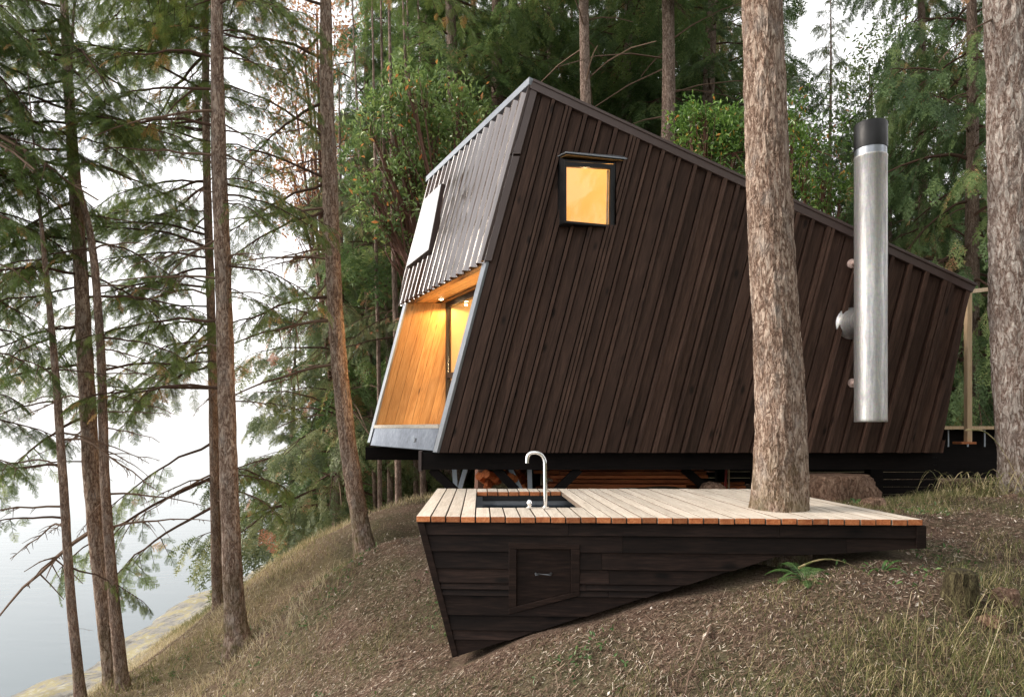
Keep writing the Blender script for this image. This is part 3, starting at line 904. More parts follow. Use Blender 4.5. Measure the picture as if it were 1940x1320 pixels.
# rim beams, struts, posts under the cabin ---------------------------------------
zt, zbm = CZ - 0.257, CZ - 0.432
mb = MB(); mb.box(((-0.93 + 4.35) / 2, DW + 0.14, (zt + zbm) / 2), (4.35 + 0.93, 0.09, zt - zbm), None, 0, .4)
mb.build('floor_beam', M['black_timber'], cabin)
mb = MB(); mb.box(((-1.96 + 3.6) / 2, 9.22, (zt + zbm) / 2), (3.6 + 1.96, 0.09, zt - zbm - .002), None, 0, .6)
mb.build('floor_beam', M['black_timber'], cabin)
mb = MB(); mb.box((-0.936 - 0.014, DW + 0.14, (zt + zbm) / 2), (0.03, 0.12, zt - zbm + 0.03), None, 0, .6)
mb.build('beam_cap', M['brown_steel'], cabin)
for xj in np.arange(-0.6, 4.2, 0.55):
    mb = MB(); mb.box((xj, 8.17, zt - .07), (0.045, 1.9, 0.14), None, 0, random.random())
    mb.build('joist', M['black_timber'], cabin)
def strut(px0, px1, pyb, y, mat, w=0.06):
    a = P(px0, 888, y); b = P(px1, pyb, y)
    d = b - a; b = a + d * 1.35
    mb = MB(); mb.bar(a, b, w, w)
    mb.build('strut', M[mat], cabin)
for args in ((818, 854, 922, 7.18, 'black_timber'), (940, 972, 922, 7.22, 'black_timber'), (1097, 1062, 922, 7.18, 'black_timber'), (1295, 1335, 922, 7.4, 'black_timber')):
    strut(*args, w=0.085)
for args in ((861, 863, 922, 7.7, 'galv_post'), (882, 872, 922, 7.7, 'galv_post'), (967, 984, 922, 7.5, 'galv_post'), (1003, 1004, 922, 7.5, 'galv_post'), (888, 872, 922, 8.6, 'black_timber')):
    strut(*args, w=0.05)
for px, y, w_ in ((1014, 8.4, .12), (868, 7.7, .2), (990, 7.5, .2), (1655, 7.7, .14), (1365, 8.2, .1)):
    p = P(px, 900, y); zg = gz(p[0], y)
    mb = MB()
    if w_ > .15:
        mb.tube([(p[0], y, zg - .15), (p[0], y, zg + .08), (p[0], y, zg + .30)], [w_, w_*.9, w_*.6], 14)
        mb.build('concrete_foot', M['concrete'], cabin)
    else:
        mb.box((p[0], y, (zg - .2 + zt) / 2), (w_, w_, zt - zg + .2))
        mb.build('post', M['black_timber'], cabin)
# dark crawl space skirt under the right half
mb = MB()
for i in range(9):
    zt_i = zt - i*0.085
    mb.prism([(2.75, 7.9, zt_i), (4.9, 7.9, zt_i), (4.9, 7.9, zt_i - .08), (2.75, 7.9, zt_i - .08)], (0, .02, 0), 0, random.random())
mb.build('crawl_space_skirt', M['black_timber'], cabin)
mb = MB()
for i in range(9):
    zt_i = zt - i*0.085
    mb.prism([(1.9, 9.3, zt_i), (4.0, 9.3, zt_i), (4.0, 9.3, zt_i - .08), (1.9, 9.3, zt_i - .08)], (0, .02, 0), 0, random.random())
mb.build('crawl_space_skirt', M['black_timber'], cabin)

# solar panel lying on the roof ---------------------------------------------------
a = A + (E - A)*((1500 - 1008)/827); b = A + (E - A)*((1728 - 1008)/827)
mb = MB()
mb.prism([a + up_r*.125 + wdir*.12, b + up_r*.125 + wdir*.12, b + up_r*.125 + wdir*1.5, a + up_r*.125 + wdir*1.5], up_r*0.035)
so = mb.build('solar_panel', M['solar'], None, loc=a + up_r*.09)
tag(so, 'thin black solar panel lying on the lower half of the cabin roof', 'solar panel')

# ------------------------------------------------------------------ flue pipe
fy = 6.6
fx_ = (1649.5 - CX) / FPX * fy
fr_ = 57.0 / 2 / FPX * fy
zt_f, zb_f = CZ + (HY - 236) / FPX * fy, CZ + (HY - 799) / FPX * fy
zcap, zcol = CZ + (HY - 283) / FPX * fy, CZ + (HY - 298) / FPX * fy
flue = thing('flue_pipe', 'tall round galvanised flue pipe with black top fixed to the dark side wall', 'flue pipe', (fx_, fy, zb_f))
def ringed(name, mat, prof, n=40, parent=flue, axis='z', c=(0, 0, 0)):
    mb = MB()
    if axis == 'z': mb.tube([(c[0], c[1], z) for z, r in prof], [r for z, r in prof], n, caps=True)
    else: mb.tube([(c[0], y, c[2]) for y, r in prof], [r for y, r in prof], n, caps=True)
    return mb.build(name, mat, parent)
seams = [zb_f + 0.80, zb_f + 1.22]
prof = [(zb_f, fr_ * .985), (zb_f + .004, fr_), (zb_f + .03, fr_)]
for sz in seams: prof += [(sz - .012, fr_), (sz - .011, fr_ + .001), (sz + .011, fr_ + .001), (sz + .012, fr_)]
prof += [(zcol - .02, fr_), (zcol - .016, fr_ + .003), (zcol, fr_ + .003), (zcol + .002, fr_ - .004)]
ringed('pipe', M['galv'], prof, c=(fx_, fy, 0))
ringed('collar', M['stainless'], [(zcol - .01, fr_ - .004), (zcap + .01, fr_ - .004)], c=(fx_, fy, 0))
ringed('pipe_cap', M['black_metal'], [(zcap - .006, fr_ + .002), (zcap, fr_ + .003), (zt_f - .01, fr_ + .003), (zt_f, fr_ - .002)], c=(fx_, fy, 0))
zth = CZ + (HY - 612) / FPX * 6.95
ringed('wall_thimble', M['galv'], [(6.99, .162), (6.965, .162), (6.955, .150), (6.90, .128), (6.84, .11), (6.72, .10), (6.66, .098)], axis='y', c=(fx_, 0, zth))
for pyb in (498, 725):
    zz = CZ + (HY - pyb) / FPX * 6.93
    ringed('wall_bracket', M['copper_pink'], [(6.995, .046), (6.955, .046), (6.95, .040), (6.946, .022), (6.66, .022)], 20, axis='y', c=(fx_, 0, zz))

# ------------------------------------------------------------------ lumber, firewood, hose under the cabin
def lumber(x0, x1, y, z, w, h, tilt=0.0):
    mb = MB(); mb.bar((x0, y, z), (x1, y + random.uniform(-.05, .05), z + tilt), w, h, t=random.random())
    o_ = mb.build('lumber_board', M['lumber'], None, loc=((x0 + x1)/2, y, z - h/2))
    tag(o_, 'long reddish cedar board stacked flat in the pile under the cabin', 'board', 'reddish boards stacked under the cabin')
zl = P(1200, 945, 7.9)[2]
for row in range(9):
    for c in range(2):
        lumber(0.42 + random.uniform(-.22, .15), 2.12 + random.uniform(-.2, .15), 7.72 + c*0.17, zl + row*0.045, 0.15, 0.036, random.uniform(-.012, .012))
for i in range(5):
    lumber(2.05 + random.uniform(-.1, .1), 2.7, 8.0, P(1330, 918, 8.0)[2] - i*.04, .12, .03, .02)
for i in range(16):
    p = P(random.uniform(905, 1000), random.uniform(898, 930), random.uniform(7.5, 7.95))
    mb = MB()
    ax = unit((random.uniform(-.6, .6), 1, random.uniform(-.4, .4)))
    mb.tube([p - ax*.16, p + ax*.16], [.05, .045], 6, t=random.random(), smooth=False)
    o_ = mb.build('firewood_log', M['lumber'], None, loc=p)
    tag(o_, 'short split reddish firewood piece heaped under the cabin beside the long boards', 'firewood', 'split firewood heaped under the cabin')
p = P(1375, 860, 7.9); q_ = P(1373, 925, 7.9)
mb = MB(); mb.tube([p, (p + q_)/2 + np.array([.01, 0, 0]), q_ + np.array([0, 0, -.08])], .014, 8)
tag(mb.build('hose', M['red_hose'], None, loc=q_), 'thin red hose hanging below the cabin floor', 'hose')
p = P(1381, 860, 7.85); q_ = P(1381, 940, 7.85)
mb = MB(); mb.tube([p, q_], .010, 8)
tag(mb.build('drain_pipe', M['post_wood'], None, loc=q_), 'thin pale pipe beside the red hose under the cabin', 'pipe')

# ------------------------------------------------------------------ porch at the right end
pf = thing('porch', 'porch with slim pale post, crosspiece and dark platform beyond the right cabin end', 'porch', P(1838, 838, 7.75))
def pbox(mb, x0, x1, y0, y1, d, th, t=.5):
    a, b = P(x0, y0, d), P(x1, y1, d)
    mb.box(((a[0]+b[0])/2, d + th/2, (a[2]+b[2])/2), (abs(b[0]-a[0]), th, abs(b[2]-a[2])), None, 0, t)
mb = MB(); pbox(mb, 1832.5, 1842, 556, 837, 7.75, .06); mb.build('post', M['post_wood'], pf, bevel=.003)
mb = MB(); a_, b_ = P(1830, 553, 7.74), P(1874, 548, 8.2); mb.bar(a_ , b_ + unit(b_-a_)*.3, .05, .045); mb.build('crosspiece', M['post_wood'], pf, bevel=.003)
mb = MB(); pbox(mb, 1822, 1850, 837, 841, 7.70, .16); mb.build('base_plate', M['cedar_end'], pf)
pp = pf
mb = MB(); pbox(mb, 1783, 1990, 807, 813, 8.4, 1.4); mb.build('platform_board', M['post_wood'], pp)
mb = MB(); pbox(mb, 1765, 1990, 813.3, 905, 8.62, .05); mb.build('platform_skirt', M['black_timber'], pp)
for px in (1797, 1834, 1866, 1895):
    mb = MB(); pbox(mb, px - 1.2, px + 1.2, 814, 846, 8.57, .015); mb.build('slat', M['galv_post'], pp)

# ------------------------------------------------------------------ deck built round the trunk
ZD = CZ - 0.53
def D(px, py): return on_plane(px, py, (0, 0, ZD), np.array([0, 0, 1.0]))
FL, FR, BR, BL = D(788, 977.5), D(1750, 984), D(1457, 926), D(828, 925)
deck = thing('timber_deck', 'low timber deck with pale planks and tapering dark boarded base, built round a tree trunk', 'deck', (float(FL[0]), float(FL[1]), gz(FL[0], FL[1])))
NP = 33
th = 0.034
hole_l, hole_r = D(903, 962)[0], D(1103, 962)[0]
hole_y0, hole_y1 = D(1000, 961)[1], D(1000, 931)[1]
mb = MB()
Lf = lambda a, b, f: a + (b - a) * f
gap = 0.0075 / 2.95
for i in range(NP):
    f0, f1 = i / NP + gap/2, (i + 1) / NP - gap/2
    a, b, c, d = Lf(FL, FR, f0), Lf(FL, FR, f1), Lf(BL, BR, f1), Lf(BL, BR, f0)
    je, js = random.uniform(-.004, .004), random.uniform(-.0015, .0015)
    a = a + (0, je, js); b = b + (0, je, js); c = c + (0, je, js); d = d + (0, je, js)
    tn = random.random()
    xm = (a[0] + b[0]) / 2
    pieces = [(0.0, 1.0)]
    if hole_l - .01 < xm < hole_r:
        fy0 = (hole_y0 - a[1]) / (d[1] - a[1]); fy1 = (hole_y1 - a[1]) / (d[1] - a[1])
        pieces = [(0.0, fy0), (fy1, 1.0)]
    for (g0, g1) in pieces:
        q4 = [Lf(a, d, g0), Lf(b, c, g0), Lf(b, c, g1), Lf(a, d, g1)]
        mb.prism(q4, (0, 0, -th), 0, tn, ms=[1, 2, 1, 2])
mb.build('decking', [M['deck_top'], M['cedar_end'], M['plank_side']], deck, bevel=.0022)
# frame under planks
fd = unit(FR - FL); fn = unit(np.array([fd[1], -fd[0], 0])); fn = fn if fn[1] < 0 else -fn
inv = -fn
P0 = FL + inv * 0.035
def K(px, py): return on_plane(px, py, P0, fn)
zt = ZD - th - 0.002
pl = [K(797, 992), K(1751, 995), K(1751, 1037), K(1470, 1054), K(860, 1243)]
pl[0][2] = pl[1][2] = zt
o2 = [(np.dot(p - P0, fd), p[2]) for p in pl]
def K3(s, z, out=0.0): 
    v = P0 + fd * s + fn * out
    return np.array([v[0], v[1], z])
sm_ = np.dot(pl[3] - P0, fd)
oc = [[o2[0], (sm_, zt), o2[3], o2[4]], [(sm_, zt), o2[1], o2[2], o2[3]]]
rows = [zt] + [K(830, py)[2] for py in (1011, 1042, 1074, 1101, 1113, 1125, 1162, 1190, 1208, 1250)]
hs_ = [K(968, 1030), K(1094, 1033), K(1094, 1127), K(968, 1158)]
hole2 = [(np.dot(p - P0, fd), p[2]) for p in hs_]
mb = MB()
for r0, r1 in zip(rows[:-1], rows[1:]):
    strip = [(-1, r0), (4, r0), (4, r1), (-1, r1)]
    breaks = sorted([-1, random.uniform(.9, 1.4), random.uniform(1.7, 2.6), 4])
    for x0, x1 in zip(breaks[:-1], breaks[1:]):
        tn = random.random()
        cell = [(x0 + .001, r0), (x1 - .001, r0), (x1 - .001, r1), (x0 + .001, r1)]
        pcs_all = []
        for conv in oc:
            pc = clip_to(cell, conv)
            if len(pc) > 2: pcs_all += subtract(pc, hole2)
        for pcs in pcs_all:
            pr = lambda z: 0.003 + 0.016 * (r0 - z) / max(1e-4, r0 - r1)
            mb.prism([K3(s_, z_, pr(z_)) for s_, z_ in pcs], inv * 0.03, 0, tn)
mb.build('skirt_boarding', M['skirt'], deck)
# left end: wall going back under the planks, trim board on the corner
mb = MB()
lt, lb = K(795, 990), K(860, 1243)
lt[2] = zt
back = BL - FL
mb.prism([lt, lb, lb + back*.95 + np.array([0, 0, .25]), lt + back*.97], (0.03, 0, 0), 0, .4)
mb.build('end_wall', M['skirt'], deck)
mb = MB()
e1 = unit(lb - lt); xr = np.array([1.0, 0, 0])
mb.prism([lt + fn*.024 - xr*.012, lt + fn*.024 + xr*.030, lb + fn*.024 + xr*.026 + np.array([0, 0, .02]), lb + fn*.024 - xr*.006], inv*.06, 0, .7)
mb.build('corner_board', M['skirt'], deck, bevel=.002)
mb = MB()
rt, rb = K(1733, 996), K(1733, 1038)
rt[2] = zt
mb.prism([rt + fn*.024, K3(np.dot(pl[1]-P0, fd), zt, .024), K3(np.dot(pl[2]-P0, fd), pl[2][2], .024), rb + fn*.024], inv*.08, 0, .3)
mb.build('corner_board', M['skirt'], deck, bevel=.002)
mb = MB()
rr, rrb = pl[1], pl[2]
bk = (BR - FR) * .97
mb.prism([rr, rrb, rrb + bk + np.array([0, 0, .1]), rr + bk], (-.03, 0, 0), 0, .5)
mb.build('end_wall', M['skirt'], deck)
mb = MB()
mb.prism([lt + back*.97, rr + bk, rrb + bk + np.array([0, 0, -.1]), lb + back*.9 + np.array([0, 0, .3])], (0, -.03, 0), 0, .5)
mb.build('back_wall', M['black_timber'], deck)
# hatch with frame and handle
def hq(a, b, out):
    p = (hs_[0]*(1-a) + hs_[1]*a)*(1-b) + (hs_[3]*(1-a) + hs_[2]*a)*b
    return p + fn*out
mb = MB()
ht = 0.022
mb.prism([hq(-.03, -.03, ht), hq(1.03, -.03, ht), hq(1.03, .065, ht), hq(-.03, .065, ht)], inv*.04, 0, .75)
mb.prism([hq(-.03, .93, ht), hq(1.03, .91, ht), hq(1.03, 1.0, ht), hq(-.03, 1.02, ht)], inv*.04, 0, .6)
mb.prism([hq(-.03, .067, ht), hq(.085, .067, ht), hq(.085, .93, ht), hq(-.03, .93, ht)], inv*.04, 0, .7)
mb.prism([hq(.905, .067, ht), hq(1.03, .067, ht), hq(1.03, .908, ht), hq(.905, .908, ht)], inv*.04, 0, .65)
ho = mb.build('hatch_frame', M['skirt'], deck, bevel=.002)
mb = MB()
mb.prism([hq(.09, .075, .006), hq(.9, .075, .006), hq(.9, .905, .006), hq(.09, .925, .006)], inv*.02, 0, .45)
hd = mb.build('hatch_door', M['skirt'], deck)
mb = MB()
a, b = K(1015, 1085.5) + fn*.03, K(1044, 1085.5) + fn*.03
mb.tube([a - fn*.03, a, b, b - fn*.03], .0075, 10)
mb.build('handle', M['stainless'], hd)

# ------------------------------------------------------------------ sunken basin and tap
bcx = (hole_l + hole_r) / 2
sink = thing('sunken_basin', 'dark sunken washing basin set into the pale deck, holding still water', 'basin', (float(bcx), float((hole_y0 + hole_y1) / 2), ZD - .32))
mb = MB()
x0, x1, y0, y1 = hole_l - .02, hole_r + .10, hole_y0 - .02, hole_y1 + .03
zt_, zb_ = ZD - .042, ZD - .30
for (a, b) in (((x0, y0), (x1, y0)), ((x1, y0), (x1 , y1)), ((x1, y1), (x0 - .05, y1)), ((x0 - .05, y1), (x0, y0))):
    n_ = unit((a[1] - b[1], b[0] - a[0], 0))
    mb.prism([(*a, zt_), (*b, zt_), (*b, zb_), (*a, zb_)], -n_ * .012)
mb.prism([(x0 - .06, y0, zb_), (x1, y0, zb_), (x1, y1, zb_), (x0 - .06, y1, zb_)], (0, 0, -.012))
mb.build('bowl', M['stainless'], sink)
m_, nt_, bs_, _ = nodes('basin_water')
bs_.inputs["Base Color"].default_value = (0.008, 0.014, 0.022, 1); bs_.inputs["Roughness"].default_value = 0.03
mb = MB(); mb.face([(x0 - .05, y0, ZD - .10), (x1, y0, ZD - .10), (x1, y1, ZD - .10), (x0 - .05, y1, ZD - .10)])
mb.build('water_surface', m_, sink)
mb = MB()
mb.prism([(hole_l - .01, hole_y1 - .012, ZD - .036), (hole_r + .01, hole_y1 - .012, ZD - .036), (hole_r + .01, hole_y1 - .012, ZD - .075), (hole_l - .01, hole_y1 - .012, ZD - .075)], (0, .012, 0), 0, .3)
mb.build('rim', M['black_metal'], sink)
ty = 4.50
tap = thing('tap', 'tall chrome tap with hooked spout standing on the deck at the basin edge', 'tap', (float(P(1032, 960, ty)[0]), ty, ZD))
path = [P(1033, 963, ty), P(1033, 920, ty), P(1032.5, 880, ty)]
for a_ in np.linspace(0, 90, 7): path.append(P(1014 + 18.5*math.cos(R(a_)), 877 - 20*math.sin(R(a_)), ty))
for a_ in np.linspace(0, 90, 6)[1:]: path.append(P(1010 - 11*math.sin(R(a_)), 868 - 11*math.cos(R(a_)), ty))
path.append(P(998.5, 877, ty))
mb = MB(); mb.tube(path, .0125, 14)
mb.build('spout', M['chrome'], tap)
mb = MB(); b_ = P(1033, 962, ty); mb.tube([b_ + (0, 0, -.002), b_ + (0, 0, .012), b_ + (0, 0, .014)], [.024, .024, .014], 18)
mb.build('base_ring', M['chrome'], tap)
v_ = P(1003, 962, ty)
mb = MB(); mb.tube([v_, v_ + (0, 0, .008), v_ + (0, 0, .01), v_ + (0, 0, .03), v_ + (0, 0, .032), v_ + (0, 0, .05), v_ + (0, 0, .056)], [.024, .024, .013, .013, .02, .014, .006], 14)
mb.build('valve', M['chrome'], tap)

# ------------------------------------------------------------------ foliage library (numpy triangle soups)
def rnd(a, b, n=None): return RNG.uniform(a, b, n)

def frames(d, up=None):
    """rotation matrices whose x axis is d"""
    d = d / np.linalg.norm(d, axis=1)[:, None]
    up = np.array([0, 0, 1.0]) if up is None else up
    y = np.cross(np.broadcast_to(up, d.shape), d)
    ny_ = np.linalg.norm(y, axis=1)[:, None]
    y = np.where(ny_ > 1e-4, y / np.maximum(ny_, 1e-6), np.array([[0, 1.0, 0]]))
    z = np.cross(d, y)
    return np.stack([d, y, z], axis=2)

def rollm(Rm, a):
    c, s = np.cos(a)[:, None], np.sin(a)[:, None]
    y = Rm[:, :, 1] * c + Rm[:, :, 2] * s
    z = -Rm[:, :, 1] * s + Rm[:, :, 2] * c
    return np.stack([Rm[:, :, 0], y, z], axis=2)

def place(tr, Rm, sc, pos):
    """copies of soup tr (T,3,3) -> (N*T,3,3)"""
    sc = np.broadcast_to(np.asarray(sc, float), (len(pos),))
    o = np.einsum('nij,tvj->ntvi', Rm * sc[:, None, None], tr) + pos[:, None, None, :]
    return o.reshape(-1, 3, 3)

def tube_tris(pts, rad, n=5):
    pts = np.asarray(pts, float); kk = len(pts)
    rad = np.broadcast_to(np.asarray(rad, float), (kk,))
    tan = np.gradient(pts, axis=0)
    F = frames(tan, np.array([0.13, 0.21, 0.97]))
    a = np.arange(n) * 2 * np.pi / n
    ring = pts[:, None, :] + rad[:, None, None] * (F[:, None, :, 1] * np.cos(a)[None, :, None] + F[:, None, :, 2] * np.sin(a)[None, :, None])
    a0, a1 = ring[:-1], np.roll(ring, -1, 1)[:-1]
    b0, b1 = ring[1:], np.roll(ring, -1, 1)[1:]
    return np.concatenate([np.stack([a0, a1, b1], 2).reshape(-1, 3, 3), np.stack([a0, b1, b0], 2).reshape(-1, 3, 3)])

def make_frond(ntw, nn, nlen, nwid, droop=0.22, seed=0):
    """flat fir spray, unit length along +x"""
    rg = np.random.default_rng(seed)
    T = []
    stems = []
    def needles(p0, p1, cnt, sides=(1, -1, 0)):
        d = p1 - p0; L_ = np.linalg.norm(d); d = d / L_
        y = unit(np.cross((0, 0, 1), d)); z = np.cross(d, y)
        for i in range(cnt):
            f = (i + 0.5) / cnt
            b = p0 + (p1 - p0) * f
            for s_ in sides:
                if s_ == 0 and i % 2: continue
                an = rg.uniform(0.7, 1.15)
                v = d * math.cos(an) + (y * s_ if s_ else z * rg.choice([-.7, .9])) * math.sin(an) + z * rg.uniform(-.25, .15)
                l = nlen * rg.uniform(.75, 1.2) * (1 - 0.25 * f)
                T.append([b - d * nwid/2, b + d * nwid/2, b + v * l])
    for i in range(ntw):
        t = 0.06 + 0.90 * i / ntw
        s_ = 1 if i % 2 else -1
        p0 = np.array([t, 0, -droop * t * t])
        l = (0.42 * (1 - t) ** 0.75 + 0.07) * rg.uniform(.8, 1.15)
        an = rg.uniform(.75, 1.0)
        p1 = p0 + l * np.array([math.cos(an), s_ * math.sin(an), -rg.uniform(.15, .55)])
        stems.append([p0 - (.006, 0, 0), p0 + (.006, 0, 0), p1])
        needles(p0, p1, max(2, int(nn * l / .42) + 1))
    a = np.array([0, 0, 0.0]); b = np.array([.55, 0, -droop*.3]); c = np.array([1.0, 0, -droop])
    needles(a, b, nn // 2 + 1, (1, -1)); needles(b, c, nn // 2 + 2)
    stems += [[a - (0, .012, 0), a + (0, .012, 0), b], [b - (0, .009, 0), b + (0, .009, 0), c], [b - (0, .009, 0), a + (0, 0, .01), b + (0, .009, 0)]]
    return np.array(T), np.array(stems)

FR_NEAR = [make_frond(13, 9, 0.105, 0.034, .30, s) for s in range(4)]
FR_FAR = [make_frond(9, 5, 0.16, 0.062, .30, 10 + s) for s in range(3)]

def gen_branch(L_, t0, nsub, sublen, nfr, frlen, fr_lib, rise, droop, seed, r0=0.022, hang=0.35, wsides=6, subsides=4):
    rg = np.random.default_rng(seed)
    kx = 12
    t = np.linspace(0, 1, kx)
    wy = rg.uniform(-.06, .06) * L_
    wob = np.cumsum(rg.normal(0, .008 * L_, (kx, 2)), axis=0); wob[0] = 0
    main = np.stack([L_ * t, wy * np.sin(t * 3.0) + wob[:, 0], L_ * (rise * t - droop * t * t) + wob[:, 1]], 1)
    wood_t = [tube_tris(main, r0 * (1 - 0.85 * t) + .002, wsides)]
    pos, dirs, lens = [], [], []
    at = lambda arr, f: np.array([np.interp(f, t, arr[:, i]) for i in range(3)])
    for i in range(nsub):
        f = t0 + (1 - t0) * (i + rg.uniform(0, .9)) / nsub
        p = at(main, f); tg = unit(at(main, min(1, f + .04)) - at(main, f - .04))
        s_ = 1 if i % 2 else -1
        an = rg.uniform(.6, 1.05)
        side = unit(np.cross((0, 0, 1), tg))
        d = tg * math.cos(an) + side * s_ * math.sin(an) + np.array([0, 0, -rg.uniform(.0, hang)])
        d = unit(d)
        sl = sublen * (1.05 - .75 * f) * rg.uniform(.7, 1.2) * (0.55 + 0.45 * min(1, (f - t0) / .2 + .4))
        q = np.linspace(0, 1, 4)
        sub = p + np.outer(q * sl, d) + np.outer(q ** 2 * sl, (0, 0, -hang * .5))
        wood_t.append(tube_tris(sub, r0 * .30 * (1 - .8 * q) + .0012, subsides))
        for j in range(nfr):
            g = (j + .6) / nfr
            pp = p + d * sl * g + np.array([0, 0, -hang * .5 * g * g * sl])
            s2 = 1 if j % 2 else -1
            d2 = unit(d * math.cos(.8) + np.cross((0, 0, 1), d) * s2 * math.sin(.8) + np.array([0, 0, -rg.uniform(0, hang * 1.4)]))
            pos.append(pp); dirs.append(d2); lens.append(frlen * rg.uniform(.6, 1.1) * (1 - .35 * g))
        pos.append(sub[-1]); dirs.append(unit(sub[-1] - sub[-2])); lens.append(frlen * rg.uniform(.7, 1.1))
    pos.append(main[-1]); dirs.append(unit(main[-1] - main[-2])); lens.append(frlen)
    pos, dirs, lens = np.array(pos), np.array(dirs), np.array(lens)
    Rm = rollm(frames(dirs), rg.uniform(-.5, .5, len(pos)))
    nd, nt_, tw = [], [], []
    which = rg.integers(0, len(fr_lib), len(pos))
    for wq in range(len(fr_lib)):
        sel = which == wq
        if not sel.any(): continue
        tr, st = fr_lib[wq]
        o_ = place(tr, Rm[sel], lens[sel], pos[sel])
        nd.append(o_)
        base_t = rg.beta(2.2, 2.2, sel.sum())
        base_t = np.where(rg.random(sel.sum()) < .04, 1.0, base_t * .9)
        nt_.append(np.clip(np.repeat(base_t, len(tr)) + rg.normal(0, .07, len(o_)), 0, 1))
        tw.append(place(st, Rm[sel], lens[sel], pos[sel]))
    return np.concatenate(nd), np.concatenate(nt_), np.concatenate(wood_t), np.concatenate(tw)

def branch_mesh(name, *a, **kw):
    nd, nt_, wd, tw = gen_branch(*a, **kw)
    return soup_mesh(name, [(nd, 0, nt_), (wd, 1, 0.5), (tw, 1, 0.4)], [M['needles'], M['twig']])

LUSH = [branch_mesh('lush_branch', 2.0, .14, 20, .80, 4, .25, FR_NEAR, rnd(.0, .25), rnd(.15, .45), 100 + i, hang=.42) for i in range(5)]
LIMB = [branch_mesh('limb_branch', 2.0, .38, 13, .70, 4, .24, FR_NEAR, rnd(.05, .3), rnd(.1, .35), 200 + i, hang=.45) for i in range(4)]
def dead_mesh(seed):
    rg = np.random.default_rng(seed)
    t = np.linspace(0, 1, 8)
    mn = np.stack([t, np.cumsum(rg.normal(0, .02, 8)), .1 * t - .25 * t * t + np.cumsum(rg.normal(0, .015, 8))], 1); mn[0] = 0
    tr = [tube_tris(mn, .012 * (1 - .8 * t) + .0015, 5)]
    for i in range(12):
        f = rg.uniform(.2, .98); p = np.array([np.interp(f, t, mn[:, q]) for q in range(3)])
        l = rg.uniform(.08, .4) * (1.1 - f)
        d = unit([rg.uniform(.2, .9), rg.choice([-1, 1]) * rg.uniform(.3, 1), rg.uniform(-.8, .3)])
        q = np.linspace(0, 1, 3)
        tr.append(tube_tris(p + np.outer(q * l, d) + np.outer(q * q * l, (0, 0, -.3)), .004 * (1 - .7 * q) + .001, 4))
    return soup_mesh('dead_branch', [(np.concatenate(tr), 0, .5)], [M['dead_twig']])
DEAD = [dead_mesh(300 + i) for i in range(4)]

def bark_disp(amp, freq, zs=0.28):
    def f(a, p, r):
        v = Vector((math.cos(a) * freq, math.sin(a) * freq, p[2] * freq * 5 * zs))
        n1 = mnoise.noise(v * 1.0)
        n2 = abs(mnoise.noise(Vector((math.cos(a) * freq * 2.6, math.sin(a) * freq * 2.6, p[2] * freq * 6 * zs + 9))))
        n3 = mnoise.noise(Vector((math.cos(a) * 1.2, math.sin(a) * 1.2, p[2] * 1.6)))
        return 1 + amp * (n1 * .6 + n2 * 1.3 - .3) + .05 * n3
    return f

def trunk_line(pix, d, extra=7.0, dz=.05, lean=None):
    """pix: (px, py, width) from the ground up -> points, radii"""
    pix = sorted(pix, key=lambda q: -q[1])
    pts = np.array([P(a, b, d) for a, b, _ in pix])
    rad = np.array([w_ / 2 / FPX * d for _, _, w_ in pix])
    top = pts[-1]; sl = unit(pts[-1] - pts[-3])
    pts = np.vstack([pts, top + sl * extra]); rad = np.append(rad, rad[-1] * .35)
    zz = np.arange(pts[0][2], pts[-1][2], dz)
    xs = np.interp(zz, pts[:, 2], pts[:, 0]); ys = np.interp(zz, pts[:, 2], pts[:, 1]); rs = np.interp(zz, pts[:, 2], rad)
    kk = max(1, int(.25 / dz))
    ker = np.ones(2*kk+1) / (2*kk+1)
    sm = lambda v: np.convolve(np.pad(v, kk, mode='edge'), ker, 'valid')
    return np.stack([sm(xs), ys + .02 * np.sin(zz * 1.3), zz], 1), sm(rs)

def near_tree(name, label, pix, d, mat, sides=28, amp=.10, freq=3.0, extra=7.0, dz=.05, group=None, cat='tree'):
    pts, rad = trunk_line(pix, d, extra, dz)
    zb = pts[0][2]
    # root flare
    fl = np.exp(-(pts[:, 2] - zb) / .12)
    rad = rad * (1 + .12 * fl)
    base = pts[0].copy()
    root = thing(name, label, cat, base, group)
    mb = MB()
    below = np.vstack([[base - (0, 0, .25)], pts]); rr_ = np.append([rad[0] * 1.1], rad)
    mb.tube(below, rr_, sides, disp=bark_disp(amp, freq))
    mb.build('trunk', M[mat], root)
    root_pts = (pts, rad)
    return root, root_pts

def add_branch(root, tp, z, az, length, kind='lush', pitch=0.0, color=(1, 1, 1, 1), mesh=None, roll=0.0):
    pts, rad = tp
    p = np.array([np.interp(z, pts[:, 2], pts[:, i]) for i in range(3)])
    r = np.interp(z, pts[:, 2], rad)
    me_ = mesh or random.choice({'lush': LUSH, 'limb': LIMB, 'dead': DEAD}[kind])
    o_ = bpy.data.objects.new('branch', me_)
    COL.objects.link(o_)
    o_.parent = root
    a = R(az)
    p = p + np.array([math.cos(a), math.sin(a), 0]) * r * .7
    o_.location = tuple(p - np.array(root.location))
    o_.rotation_euler = (R(roll), -R(pitch), a)
    s = length / (1.0 if kind == 'dead' else 2.0)
    o_.scale = (s, s, s)
    o_.color = color
    return o_
def zpx(py, d): return CZ + (HY - py) / FPX * d

